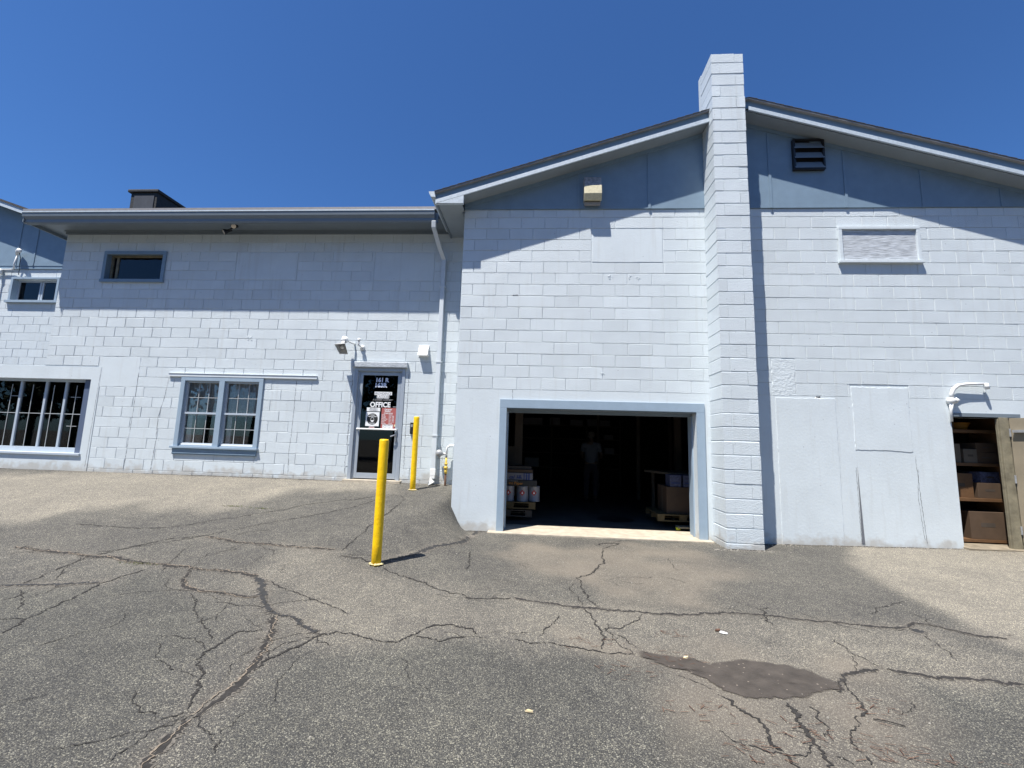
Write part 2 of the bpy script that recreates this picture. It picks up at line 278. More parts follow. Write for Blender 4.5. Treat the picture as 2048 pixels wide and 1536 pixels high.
# ================================================= ground
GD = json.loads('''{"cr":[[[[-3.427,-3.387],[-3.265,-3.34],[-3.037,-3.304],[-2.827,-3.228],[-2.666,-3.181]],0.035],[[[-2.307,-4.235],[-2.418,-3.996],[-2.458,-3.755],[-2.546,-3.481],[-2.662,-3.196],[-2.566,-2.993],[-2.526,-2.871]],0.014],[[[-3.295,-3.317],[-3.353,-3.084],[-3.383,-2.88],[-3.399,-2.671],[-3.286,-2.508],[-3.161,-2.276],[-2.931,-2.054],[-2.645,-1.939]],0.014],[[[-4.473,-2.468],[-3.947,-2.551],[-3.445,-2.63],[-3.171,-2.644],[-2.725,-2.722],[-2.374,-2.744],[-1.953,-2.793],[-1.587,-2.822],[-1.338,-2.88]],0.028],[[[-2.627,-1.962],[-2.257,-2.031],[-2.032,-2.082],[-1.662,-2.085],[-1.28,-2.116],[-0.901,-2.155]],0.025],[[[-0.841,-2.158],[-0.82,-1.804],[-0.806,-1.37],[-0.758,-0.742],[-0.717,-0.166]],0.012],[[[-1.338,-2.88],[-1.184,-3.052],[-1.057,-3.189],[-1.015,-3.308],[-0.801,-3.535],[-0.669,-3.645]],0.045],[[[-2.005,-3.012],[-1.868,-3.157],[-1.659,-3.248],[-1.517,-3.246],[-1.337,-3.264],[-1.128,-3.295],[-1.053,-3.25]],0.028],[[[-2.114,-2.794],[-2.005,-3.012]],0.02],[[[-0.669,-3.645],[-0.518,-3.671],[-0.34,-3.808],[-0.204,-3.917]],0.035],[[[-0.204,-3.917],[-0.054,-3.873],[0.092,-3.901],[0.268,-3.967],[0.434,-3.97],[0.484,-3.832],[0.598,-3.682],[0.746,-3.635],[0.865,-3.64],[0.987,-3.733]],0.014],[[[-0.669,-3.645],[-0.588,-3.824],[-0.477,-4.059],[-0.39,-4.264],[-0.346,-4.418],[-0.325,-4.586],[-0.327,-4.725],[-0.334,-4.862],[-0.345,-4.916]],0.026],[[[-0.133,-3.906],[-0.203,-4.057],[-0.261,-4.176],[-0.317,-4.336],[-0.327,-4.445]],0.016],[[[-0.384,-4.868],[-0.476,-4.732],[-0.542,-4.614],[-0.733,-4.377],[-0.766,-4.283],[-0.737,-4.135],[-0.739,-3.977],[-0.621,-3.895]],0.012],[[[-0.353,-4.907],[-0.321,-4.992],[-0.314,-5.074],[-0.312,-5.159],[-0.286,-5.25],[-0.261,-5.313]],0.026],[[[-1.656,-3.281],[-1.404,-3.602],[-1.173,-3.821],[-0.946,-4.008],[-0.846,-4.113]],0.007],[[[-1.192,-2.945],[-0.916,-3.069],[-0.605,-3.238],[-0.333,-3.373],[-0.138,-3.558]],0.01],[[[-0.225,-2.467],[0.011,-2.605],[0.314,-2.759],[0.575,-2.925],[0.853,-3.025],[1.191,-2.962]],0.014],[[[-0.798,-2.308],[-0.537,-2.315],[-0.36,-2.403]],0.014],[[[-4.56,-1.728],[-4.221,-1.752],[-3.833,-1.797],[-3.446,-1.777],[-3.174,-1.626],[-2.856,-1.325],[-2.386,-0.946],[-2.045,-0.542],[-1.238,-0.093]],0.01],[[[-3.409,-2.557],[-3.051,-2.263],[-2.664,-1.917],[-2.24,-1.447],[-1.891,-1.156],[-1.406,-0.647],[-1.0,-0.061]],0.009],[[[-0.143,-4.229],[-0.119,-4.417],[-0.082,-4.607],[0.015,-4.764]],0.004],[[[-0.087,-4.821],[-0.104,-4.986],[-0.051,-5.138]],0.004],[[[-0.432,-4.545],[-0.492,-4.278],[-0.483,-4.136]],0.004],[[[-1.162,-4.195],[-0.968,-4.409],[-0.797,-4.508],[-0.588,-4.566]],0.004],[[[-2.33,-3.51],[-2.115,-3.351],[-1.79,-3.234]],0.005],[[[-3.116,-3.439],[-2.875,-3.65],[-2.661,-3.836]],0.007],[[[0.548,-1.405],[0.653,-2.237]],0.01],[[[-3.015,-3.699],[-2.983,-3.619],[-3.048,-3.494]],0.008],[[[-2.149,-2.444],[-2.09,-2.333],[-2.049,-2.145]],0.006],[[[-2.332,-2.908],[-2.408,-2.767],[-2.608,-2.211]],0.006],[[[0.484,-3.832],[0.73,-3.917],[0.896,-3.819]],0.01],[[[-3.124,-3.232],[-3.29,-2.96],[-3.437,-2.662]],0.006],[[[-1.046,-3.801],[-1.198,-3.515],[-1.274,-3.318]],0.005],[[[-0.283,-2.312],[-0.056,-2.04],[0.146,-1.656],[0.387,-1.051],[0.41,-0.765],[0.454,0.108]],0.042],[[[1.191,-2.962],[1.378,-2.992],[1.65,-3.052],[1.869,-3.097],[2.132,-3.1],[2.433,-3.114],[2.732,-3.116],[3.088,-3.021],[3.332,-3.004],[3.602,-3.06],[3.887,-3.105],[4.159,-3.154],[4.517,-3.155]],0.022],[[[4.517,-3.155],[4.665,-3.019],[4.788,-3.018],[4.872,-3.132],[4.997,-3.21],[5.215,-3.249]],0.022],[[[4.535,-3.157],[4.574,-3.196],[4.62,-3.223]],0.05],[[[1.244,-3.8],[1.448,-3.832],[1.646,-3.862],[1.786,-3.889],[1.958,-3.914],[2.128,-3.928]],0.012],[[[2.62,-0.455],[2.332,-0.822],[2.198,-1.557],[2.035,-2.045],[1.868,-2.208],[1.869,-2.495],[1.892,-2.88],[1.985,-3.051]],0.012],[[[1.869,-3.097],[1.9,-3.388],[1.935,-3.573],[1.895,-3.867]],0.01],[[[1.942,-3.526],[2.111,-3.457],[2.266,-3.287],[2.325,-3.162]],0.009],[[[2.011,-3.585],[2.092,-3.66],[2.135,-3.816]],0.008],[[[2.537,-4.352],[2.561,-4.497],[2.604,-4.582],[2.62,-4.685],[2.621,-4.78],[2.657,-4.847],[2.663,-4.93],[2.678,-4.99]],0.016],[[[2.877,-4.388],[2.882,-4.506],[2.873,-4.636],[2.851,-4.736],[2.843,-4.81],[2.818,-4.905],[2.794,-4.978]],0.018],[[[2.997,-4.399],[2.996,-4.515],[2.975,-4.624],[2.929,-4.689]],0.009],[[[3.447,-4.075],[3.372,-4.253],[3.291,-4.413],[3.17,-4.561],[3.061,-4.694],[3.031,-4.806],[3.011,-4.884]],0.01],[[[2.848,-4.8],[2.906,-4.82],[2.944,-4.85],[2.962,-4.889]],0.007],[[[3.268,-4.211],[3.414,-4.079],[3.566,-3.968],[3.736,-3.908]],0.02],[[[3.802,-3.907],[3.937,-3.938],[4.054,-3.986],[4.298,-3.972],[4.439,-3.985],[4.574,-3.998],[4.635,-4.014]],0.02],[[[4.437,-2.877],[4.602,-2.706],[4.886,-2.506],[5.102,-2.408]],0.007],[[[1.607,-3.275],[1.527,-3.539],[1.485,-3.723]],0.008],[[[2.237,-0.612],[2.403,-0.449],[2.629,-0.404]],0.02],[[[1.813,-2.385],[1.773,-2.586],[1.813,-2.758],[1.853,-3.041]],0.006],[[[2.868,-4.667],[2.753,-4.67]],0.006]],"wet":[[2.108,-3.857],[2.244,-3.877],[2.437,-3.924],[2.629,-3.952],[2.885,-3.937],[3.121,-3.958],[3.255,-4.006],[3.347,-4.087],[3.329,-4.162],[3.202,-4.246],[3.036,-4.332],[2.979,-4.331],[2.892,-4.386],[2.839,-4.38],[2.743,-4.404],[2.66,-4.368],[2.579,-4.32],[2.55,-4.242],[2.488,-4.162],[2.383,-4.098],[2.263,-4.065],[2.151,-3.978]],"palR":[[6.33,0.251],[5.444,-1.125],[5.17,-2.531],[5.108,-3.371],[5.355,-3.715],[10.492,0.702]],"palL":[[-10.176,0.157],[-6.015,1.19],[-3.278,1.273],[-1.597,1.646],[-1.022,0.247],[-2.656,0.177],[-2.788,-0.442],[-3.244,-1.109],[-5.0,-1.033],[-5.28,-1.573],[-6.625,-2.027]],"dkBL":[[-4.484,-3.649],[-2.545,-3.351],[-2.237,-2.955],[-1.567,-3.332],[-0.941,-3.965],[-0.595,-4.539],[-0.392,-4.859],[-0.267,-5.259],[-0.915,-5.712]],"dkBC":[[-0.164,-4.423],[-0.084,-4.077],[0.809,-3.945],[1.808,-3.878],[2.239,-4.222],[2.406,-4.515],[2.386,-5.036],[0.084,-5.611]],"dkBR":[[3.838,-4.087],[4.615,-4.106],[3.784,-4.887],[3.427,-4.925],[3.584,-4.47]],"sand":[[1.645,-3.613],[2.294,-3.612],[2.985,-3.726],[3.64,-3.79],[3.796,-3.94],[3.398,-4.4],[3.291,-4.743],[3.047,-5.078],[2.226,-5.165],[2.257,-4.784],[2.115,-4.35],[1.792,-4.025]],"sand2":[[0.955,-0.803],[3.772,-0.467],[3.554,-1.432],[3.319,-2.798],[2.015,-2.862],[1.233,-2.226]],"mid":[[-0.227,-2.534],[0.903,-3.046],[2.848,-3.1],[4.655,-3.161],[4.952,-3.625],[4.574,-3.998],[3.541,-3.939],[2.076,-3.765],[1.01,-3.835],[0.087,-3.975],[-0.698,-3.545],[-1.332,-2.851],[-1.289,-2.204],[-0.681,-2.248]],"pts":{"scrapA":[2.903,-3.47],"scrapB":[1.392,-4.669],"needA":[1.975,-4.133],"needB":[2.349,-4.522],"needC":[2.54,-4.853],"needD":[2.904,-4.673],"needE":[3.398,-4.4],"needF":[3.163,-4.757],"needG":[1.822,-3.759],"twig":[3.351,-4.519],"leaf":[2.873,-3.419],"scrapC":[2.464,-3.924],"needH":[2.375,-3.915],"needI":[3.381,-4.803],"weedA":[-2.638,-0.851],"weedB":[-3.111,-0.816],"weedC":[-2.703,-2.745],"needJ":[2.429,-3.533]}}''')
def ss(a, b, x):
    t = np.clip((x - a) / (b - a), 0, 1); return t * t * (3 - 2 * t)
def g(X, Y):
    X = np.asarray(X, float); Y = np.asarray(Y, float)
    t = np.clip((Y + 3.2) / 4.17, 0, 1.)
    zl = .62 * (t * .8 + .2 * t * t * (3 - 2 * t)) - .03 * ss(-3, -6, Y)
    a = -.12 + .43 * np.minimum(Y, 0); b = .25 - .5 * np.minimum(Y, 0)
    w = 1 - ss(0, 1, (X - a) / (b - a))
    zr = .02 * np.clip(X - 5, 0, 6) * ss(-3, 0, Y) - .03 * ss(-1, -5, Y) - .005
    return zl * w + zr * (1 - w)
xs = np.concatenate([[-400, -150, -60, -30, -20], np.arange(-15, 15.01, .06), [20, 30, 60, 150, 400]])
ys = np.concatenate([[-400, -150, -60, -30, -18, -12], np.arange(-9, 1.3, .06), [3, 12, 40, 150, 400]])
gx, gy = np.meshgrid(xs, ys); gz = g(gx, gy)
near = (abs(gx) < 15.1) & (gy > -9.1) & (gy < .9)
def vnoise(x, y, s, seed):
    r = np.random.default_rng(seed); T = r.random((256, 256)); x = x * s + 64; y = y * s + 64
    xi = np.floor(x).astype(int); yi = np.floor(y).astype(int); fx = x - xi; fy = y - yi; fx = fx * fx * (3 - 2 * fx); fy = fy * fy * (3 - 2 * fy)
    q = lambda a, b: T[a % 256, b % 256]
    return (q(xi, yi) * (1 - fx) + q(xi + 1, yi) * fx) * (1 - fy) + (q(xi, yi + 1) * (1 - fx) + q(xi + 1, yi + 1) * fx) * fy
und = (vnoise(gx, gy, .9, 1) - .5) * .016 + (vnoise(gx, gy, 2.7, 2) - .5) * .006
def mask(poly, soft=.12, wob=.25, seed=3):
    x = gx + (vnoise(gx, gy, 2.2, seed) - .5) * wob * 2; y = gy + (vnoise(gx, gy, 2.2, seed + 9) - .5) * wob * 2
    inside = np.zeros(x.shape, bool); dist = np.full(x.shape, 1e9); n = len(poly)
    for i in range(n):
        (x0, y0), (x1, y1) = poly[i], poly[(i + 1) % n]
        c = ((y0 > y) != (y1 > y)) & (x < (x1 - x0) * (y - y0) / ((y1 - y0) or 1e-9) + x0); inside ^= c
        dx, dy = x1 - x0, y1 - y0; L = dx * dx + dy * dy or 1e-9
        t = np.clip(((x - x0) * dx + (y - y0) * dy) / L, 0, 1); dist = np.minimum(dist, np.hypot(x - x0 - t * dx, y - y0 - t * dy))
    d = np.where(inside, dist, -dist); return ss(-soft, soft, d)
pale = np.maximum(mask(GD['palR'], .14, .08), .9 * mask(GD['palL'], .32, .2)); pale = np.maximum(pale, .45 * mask(GD['mid'], .25, .2))
drk = np.maximum.reduce([mask(GD['dkBL'], .25, .2), mask(GD['dkBC'], .2, .15), mask(GD['dkBR'], .2, .15)])
sand = np.maximum(.75 * mask(GD['sand'], .3, .35, 5), .8 * mask(GD['sand2'], .35, .4, 6)) * (.45 + .9 * vnoise(gx, gy, 3.1, 8))
# light sand washed along the larger cracks
for pts, w in GD['cr']:
    if w < .02: continue
    for (x0, y0), (x1, y1) in zip(pts[:-1], pts[1:]):
        dx, dy = x1 - x0, y1 - y0; t = np.clip(((gx - x0) * dx + (gy - y0) * dy) / (dx * dx + dy * dy + 1e-9), 0, 1)
        d = np.hypot(gx - x0 - t * dx, gy - y0 - t * dy); sand = np.maximum(sand, .32 * (1 - ss(.03, .16, d)) * vnoise(gx, gy, 4, 4))
gzv = gz + np.where(near, und, 0)
V = np.stack([gx.ravel(), gy.ravel(), gzv.ravel()], 1); ny, nx = gx.shape
ii = np.arange(ny * nx).reshape(ny, nx); Fq = np.stack([ii[:-1, :-1], ii[:-1, 1:], ii[1:, 1:], ii[1:, :-1]], -1).reshape(-1, 4)
me = bpy.data.meshes.new('asphalt_lot'); me.vertices.add(len(V)); me.vertices.foreach_set('co', V.astype(np.float32).ravel())
me.loops.add(Fq.size); me.loops.foreach_set('vertex_index', Fq.ravel().astype(np.int32)); me.polygons.add(len(Fq))
me.polygons.foreach_set('loop_start', np.arange(0, Fq.size, 4, dtype=np.int32)); me.polygons.foreach_set('use_smooth', np.ones(len(Fq), bool)); me.update(calc_edges=True)
for nm, arr in (('pale', pale), ('drk', drk), ('sand', sand)):
    a = me.attributes.new(nm, 'FLOAT', 'POINT'); a.data.foreach_set('value', arr.ravel().astype(np.float32))
ground = bpy.data.objects.new('asphalt_lot', me); COL.objects.link(ground); ground['kind'] = 'structure'
def hgt(x, y):
    z = float(g(x, y))
    return z + float((vnoise(np.array([x]), np.array([y]), .9, 1)[0] - .5) * .016 + (vnoise(np.array([x]), np.array([y]), 2.7, 2)[0] - .5) * .006)
def asphalt():
    m = bpy.data.materials.new('worn_asphalt'); m.use_nodes = True; n = m.node_tree; b = n.nodes['Principled BSDF']; L = n.links.new
    tc = n.nodes.new('ShaderNodeTexCoord')
    def node(t, **k):
        x = n.nodes.new(t)
        for a, v in k.items(): x.inputs[a].default_value = v
        return x
    def ramp(src, stops):
        r = n.nodes.new('ShaderNodeValToRGB'); e = r.color_ramp.elements
        while len(e) < len(stops): e.new(.5)
        for q, (p, c) in zip(e, stops): q.position = p; q.color = (*c, 1)
        L(src, r.inputs[0]); return r.outputs[0]
    def mix(f, a, bb, mode='MIX'):
        x = n.nodes.new('ShaderNodeMix'); x.data_type = 'RGBA'; x.blend_type = mode
        for s, v in ((x.inputs[0], f), (x.inputs['A'], a), (x.inputs['B'], bb)):
            if hasattr(v, 'is_linked') or hasattr(v, 'links'): L(v, s)
            else: s.default_value = v if s.type == 'VALUE' else (*v, 1)
        return x.outputs['Result']
    vo = node('ShaderNodeTexVoronoi', Scale=175.); L(tc.outputs['Object'], vo.inputs['Vector'])
    bw = n.nodes.new('ShaderNodeSeparateColor'); L(vo.outputs['Color'], bw.inputs[0])
    stones = ramp(bw.outputs[0], [(0, (.045, .044, .044)), (.3, (.085, .083, .08)), (.6, (.135, .13, .12)), (.86, (.21, .195, .16)), (.97, (.36, .345, .29))])
    vd = node('ShaderNodeMapRange'); L(vo.outputs['Distance'], vd.inputs[0]); vd.inputs[1].default_value = .35; vd.inputs[2].default_value = .75
    base = mix(vd.outputs[0], stones, (.045, .044, .043))
    # bigger scattered pebbles
    v2 = node('ShaderNodeTexVoronoi', Scale=80.); L(tc.outputs['Object'], v2.inputs['Vector']); s2 = n.nodes.new('ShaderNodeSeparateColor'); L(v2.outputs['Color'], s2.inputs[0])
    p1 = node('ShaderNodeMapRange'); L(s2.outputs[1], p1.inputs[0]); p1.inputs[1].default_value = .87; p1.inputs[2].default_value = .91
    p2 = node('ShaderNodeMapRange'); L(v2.outputs['Distance'], p2.inputs[0]); p2.inputs[1].default_value = .38; p2.inputs[2].default_value = .28
    pm = n.nodes.new('ShaderNodeMath'); pm.operation = 'MULTIPLY'; L(p1.outputs[0], pm.inputs[0]); L(p2.outputs[0], pm.inputs[1])
    base = mix(pm.outputs[0], base, (.30, .285, .235))
    at = {}
    for k in ('pale', 'drk', 'sand'):
        a = n.nodes.new('ShaderNodeAttribute'); a.attribute_name = k; at[k] = a.outputs['Fac']
    big = node('ShaderNodeTexNoise', Scale=.9, Detail=7., Roughness=.6); L(tc.outputs['Object'], big.inputs['Vector'])
    base = mix(1., base, ramp(big.outputs[0], [(.3, (.80, .80, .82)), (.7, (1.2, 1.19, 1.16))]), 'MULTIPLY')
    med = node('ShaderNodeTexNoise', Scale=7., Detail=6., Roughness=.7); L(tc.outputs['Object'], med.inputs['Vector'])
    base = mix(1., base, ramp(med.outputs[0], [(.3, (.80, .80, .81)), (.7, (1.18, 1.17, 1.16))]), 'MULTIPLY')
    base = mix(at['pale'], base, mix(.22, mix(1., base, (2.05, 1.97, 1.86), 'MULTIPLY'), (.21, .195, .165)))
    base = mix(at['drk'], base, mix(1., base, (.84, .86, .86), 'MULTIPLY'))
    base = mix(at['sand'], base, mix(.5, base, (.245, .21, .17)))
    base = mix(1., base, (.965, .965, .93), 'MULTIPLY')
    L(base, b.inputs['Base Color']); b.inputs['Roughness'].default_value = .85; b.inputs['Specular IOR Level'].default_value = .35
    bp = n.nodes.new('ShaderNodeBump'); bp.inputs['Strength'].default_value = .7; bp.inputs['Distance'].default_value = .006; bp.invert = True
    L(vo.outputs['Distance'], bp.inputs['Height']); L(bp.outputs[0], b.inputs['Normal'])
    return m
M['asphalt'] = asphalt(); me.materials.append(M['asphalt'])
M['crack'] = mat('crack_dark', (.022, .02, .018), .95, var=.5, vs=25, bump=.6, bs=80, bd=.006)
M['tar_and_shadow'] = mat('tar_and_bollard_shadow', (.022, .022, .022), .75, var=.3, vs=15)  # tar in wide cracks, and the painted shadow of the near bollard
def specks(n, tc, c, col):
    v = n.nodes.new('ShaderNodeTexVoronoi'); v.inputs['Scale'].default_value = 55; n.links.new(tc.outputs['Object'], v.inputs['Vector']); q = n.nodes.new('ShaderNodeSeparateColor'); n.links.new(v.outputs['Color'], q.inputs[0])
    a = n.nodes.new('ShaderNodeMath'); a.operation = 'GREATER_THAN'; a.inputs[1].default_value = .965; n.links.new(q.outputs[0], a.inputs[0])
    b = n.nodes.new('ShaderNodeMath'); b.operation = 'LESS_THAN'; b.inputs[1].default_value = .32; n.links.new(v.outputs['Distance'], b.inputs[0])
    m_ = n.nodes.new('ShaderNodeMath'); m_.operation = 'MULTIPLY'; n.links.new(a.outputs[0], m_.inputs[0]); n.links.new(b.outputs[0], m_.inputs[1])
    m = n.nodes.new('ShaderNodeMix'); m.data_type = 'RGBA'; n.links.new(m_.outputs[0], m.inputs[0]); n.links.new(c, m.inputs['A']); m.inputs['B'].default_value = (.26, .22, .18, 1); return m.outputs['Result']
M['wet'] = mat('damp_silt', (.066, .056, .047), .7, var=.3, vs=11, bump=.8, bs=45, bd=.006, spec=.4, fn=specks)
def ribbon(pts, w, name, m, seed, jit=1., lift=.004, into=None):
    r = np.random.default_rng(seed); P = []
    for (x0, y0), (x1, y1) in zip(pts[:-1], pts[1:]):
        n = max(2, int(math.hypot(x1 - x0, y1 - y0) / .013))
        for k in range(n): t = k / n; P.append((x0 + (x1 - x0) * t, y0 + (y1 - y0) * t))
    P.append(tuple(pts[-1])); P = np.array(P); n = len(P)
    if into is not None and not into.v: into.v.append((pts[0][0], pts[0][1], hgt(*pts[0]))); into.v.append((pts[0][0], pts[0][1], hgt(*pts[0])))
    def walk(a, s):
        z = r.normal(0, 1, n + 20); k = np.ones(s) / s; q = np.convolve(z, k, 'same')[10:10 + n]; return q * a
    d = np.gradient(P, axis=0); d /= np.linalg.norm(d, axis=1)[:, None] + 1e-9; N = np.stack([-d[:, 1], d[:, 0]], 1)
    off = walk(.045 * jit, 17) + walk(.016 * jit, 5) + walk(.004 * jit, 1); ww = w * (.45 + .55 * np.clip(1 + walk(1.3, 5), .1, 2.2))
    e = np.minimum(np.arange(n), np.arange(n)[::-1]) / 5; ww *= np.clip(e + .15, 0, 1)
    C = P + N * off[:, None]; A = C + N * (ww / 2 + walk(.22 * w, 1))[:, None]; B = C - N * (ww / 2 + walk(.22 * w, 1))[:, None]
    mb = MB() if into is None else into; o0 = len(mb.v)
    for i in range(n): mb.v += [(A[i, 0], A[i, 1], hgt(A[i, 0], A[i, 1]) + lift), (B[i, 0], B[i, 1], hgt(B[i, 0], B[i, 1]) + lift)]
    for i in range(n - 1): mb.f.append((o0 + 2 * i, o0 + 2 * i + 1, o0 + 2 * i + 3, o0 + 2 * i + 2)); mb.t.append(1.)
    return None if into is not None else obj(name, mb, m, ground)
HAIR = MB()
M['sandfill'] = mat('sandy_crack_fill', (.20, .165, .125), .95, var=.5, vs=45, bump=1., bs=70, bd=.01)
M['crumble'] = mat('crumbled_edge', (.13, .118, .10), .95, var=.6, vs=55, bump=1., bs=70, bd=.01)
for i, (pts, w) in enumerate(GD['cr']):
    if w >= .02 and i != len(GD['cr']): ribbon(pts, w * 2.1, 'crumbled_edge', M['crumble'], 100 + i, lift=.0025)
    ribbon(pts, w * (1.2 if w >= .02 else .95), 'crack', M['tar_and_shadow'] if w > .03 else M['crack'], 100 + i)  # the ribbon running from the near bollard paints its shadow as a tar line
    if .024 <= w <= .03: ribbon(pts, w * .30, 'sand_fill', M['sandfill'], 700 + i, jit=1.15, lift=.0065)
    if w >= .012:   # hairline branches
        r = random.Random(i)
        for _ in range(2 if w > .02 else 1):
            k = r.randrange(len(pts)); x, y = pts[k]; a = r.uniform(0, 6.28); q = [(x, y)]
            for s in range(r.randrange(2, 5)): a += r.uniform(-.7, .7); x += math.cos(a) * .14; y += math.sin(a) * .14; q.append((x, y))
            if all(p[1] < (-.15 if p[0] > -.2 else .8) for p in q): ribbon(q, .005, 'crack', M['crack'], 500 + i * 7 + _, into=HAIR)
rh = random.Random(77)
for k in range(34):
    cx_, cy_, sx_, sy_ = rh.choice(((-.6, -3.9, 1.0, .7), (-2.2, -3.2, 1.2, .7), (2.5, -1.8, .8, .6), (4.0, -4.0, 1.0, .6), (.3, -3.0, 1.6, .8)))
    x, y = rh.gauss(cx_, sx_), rh.gauss(cy_, sy_); a = rh.uniform(0, 6.28); q = [(x, y)]
    for _ in range(rh.randrange(2, 7)): a += rh.gauss(0, .5); x += math.cos(a) * .11; y += math.sin(a) * .11; q.append((x, y))
    if all(p[1] < -.3 for p in q): ribbon(q, rh.uniform(.0025, .006), 'x', None, 2000 + k, into=HAIR)
o = obj('hairline_cracks', HAIR, M['crack'], ground); o['kind'] = 'stuff'
for k, q in enumerate(([(5.15, -.035), (6.3, -.04), (7.75, -.035)], [(-12, .94), (-7, .945), (-2.3, .94)], [(-1.1, .94), (-.62, .945)], [(.28, -.03), (.6, -.03)], [(4.14, -.5), (4.68, -.51)])):
    ribbon(q, .035, 'base_shadow_joint', M['crumble'], 900 + k, jit=.4); ribbon(q, .014, 'base_shadow_joint', M['crack'], 920 + k, jit=.4, lift=.006)  # wall-foot joint, its shadow painted in as a dark ribbon
# damp silt patch
wp = []
W0 = GD['wet']
for i in range(len(W0)):
    (x0, y0), (x1, y1) = W0[i], W0[(i + 1) % len(W0)]
    for k in range(16): t = k / 16; wp.append((x0 + (x1 - x0) * t, y0 + (y1 - y0) * t))
cx = sum(p[0] for p in wp) / len(wp); cy = sum(p[1] for p in wp) / len(wp); mb = MB(); rr = random.Random(3)
def wob(x, y, s, seed): return float(vnoise(np.array([x]), np.array([y]), s, seed)[0] - .5)
wp = [(x + .10 * wob(x, y, 5, 31) + .05 * wob(x, y, 16, 32) + .02 * wob(x, y, 45, 35), y + .10 * wob(x, y, 5, 33) + .05 * wob(x, y, 16, 34) + .02 * wob(x, y, 45, 36)) for x, y in wp]
rings = 22
for k in range(rings + 1):
    t = 1 - k / rings
    for x, y in wp: X = cx + (x - cx) * t; Y = cy + (y - cy) * t; mb.v.append((X, Y, hgt(X, Y) + .006))
n = len(wp)
for k in range(rings):
    for j in range(n): a = k * n + j; b = k * n + (j + 1) % n; mb.f.append((a, b, b + n, a + n)); mb.t.append(1.)
dp = obj('damp_patch', mb, M['wet'], ground); a_ = dp.data.attributes.new('inner', 'FLOAT', 'POINT'); a_.data.foreach_set('value', [min(1., k / 2.2) for k in range(rings + 1) for _ in range(n)])
t_ = M['wet'].node_tree; pb = t_.nodes['Principled BSDF']; at_ = t_.nodes.new('ShaderNodeAttribute'); at_.attribute_name = 'inner'
nn = t_.nodes.new('ShaderNodeTexNoise'); nn.inputs['Scale'].default_value = 60; nn.inputs['Detail'].default_value = 5; tc_ = t_.nodes.new('ShaderNodeTexCoord'); t_.links.new(tc_.outputs['Object'], nn.inputs['Vector'])
ad = t_.nodes.new('ShaderNodeMath'); ad.operation = 'ADD'; t_.links.new(at_.outputs['Fac'], ad.inputs[0]); t_.links.new(nn.outputs[0], ad.inputs[1])
mr = t_.nodes.new('ShaderNodeMapRange'); mr.inputs[1].default_value = .50; mr.inputs[2].default_value = 1.15; mr.inputs[4].default_value = .86; t_.links.new(ad.outputs[0], mr.inputs[0]); t_.links.new(mr.outputs[0], pb.inputs['Alpha'])

# ================================================= front gable building
bld = thing('gabled_garage_building', 'pale blue painted block garage building with dark blue gable above the open bay', 'building', (5, 5, 0))
ZJ, XJ = 5.35, 0.
WT = 5.50                                     # top of block work
GAR = (.86, 3.925, -.6, 1.995); RDOOR = (7.80, 8.86, -.6, 2.03)
PATCH = (2.235, 3.45, 4.525, 5.145); BOARD = (6.33, 7.55, 4.55, 5.13); P1 = (5.17, 6.09, -.6, 2.27); P2 = (6.33, 7.21, 1.457, 2.48); RGH = (5.13, 5.5, 2.302, 2.90)
mb = MB(); blocks(mb, 0, 9.95, 2.302, WT, 0, ZJ, XJ, [PATCH, P2, RGH, (4.17, 4.65, -1, 9)])
body(mb, 0, 9.95, 2.302, WT, .007, .25, [])
obj('block_wall', mb, M['wall'], bld)
mb = MB(); body(mb, 0, 9.95, -.5, 2.302, .001, .25, [GAR, RDOOR]); obj('lower_wall', mb, M['smooth'], bld)
mb = ragged(PATCH[0] + .012, PATCH[1] - .012, PATCH[2] + .01, PATCH[3] - .01, -.001, .02, .003); obj('blanked_window_panel', mb, M['smooth'], bld, bevel=.004)
mb = ragged(P2[0] + .012, P2[1] - .012, P2[2] + .01, P2[3] - .012, -.005, .02, .007, seed=3); obj('filled_window_panel', mb, M['smooth'], bld, bevel=.006)
mb = ragged(P1[0], P1[1], -.2, P1[3], -.006, .02, .005, seed=4); obj('render_panel', mb, M['smooth'], bld, bevel=.005)
mb = ragged(RGH[0], RGH[1], RGH[2], RGH[3], -.001, .02, .008, seed=5); obj('render_patch', mb, M['rough'], bld, bevel=.008)
# side and back walls
mb = MB(); mb.box(0, .25, .25, 12, -.3, 5.6); mb.box(9.7, 9.95, .25, 12, -.3, 5.6); mb.box(0, 9.95, 12, 12.25, -.3, 5.6); obj('side_wall', mb, M['smooth'], bld)
# pier / chimney of separate courses
PX0, PX1, PY = 4.148, 4.668, -.49
mb = MB(); mb.box(PX0 + .008, PX1 - .008, PY + .008, .0, -.35, 7.99)
def pblock(mb, x0, x1, y0, y1, z0, z1):
    q = lambda s=.0022: float(rng.normal(0, s)); c = .006 * rng.uniform(.7, 1.8); t = float(np.clip(rng.normal(1, .025), .93, 1.07))
    dx0, dx1, dy = q(), q(), q(); gg = .0035
    X0, X1, Y0, Y1, Z0, Z1 = x0 + dx0, x1 + dx1, y0 + dy, y1, z0 + gg, z1 - gg
    r = lambda e, z: [(X0 + e, Y0 + e, z + q(.0012)), (X1 - e, Y0 + e, z + q(.0012)), (X1 - e, Y1 - e, z + q(.0012)), (X0 + e, Y1 - e, z + q(.0012))]
    mb.loft([r(c, Z0), r(0, Z0 + c), r(0, Z1 - c), r(c, Z1)], True, t)
pp = .2096; z = 3.64 - 18 * pp; n = 0
while z < 7.9:
    xm = PX0 + (.135 if n % 2 else .385)
    zz = min(z + pp, 8.0)
    pblock(mb, PX0, xm - .0035, PY, -.002, z, zz); pblock(mb, xm + .0035, PX1, PY, -.002, z, zz)
    z += pp; n += 1
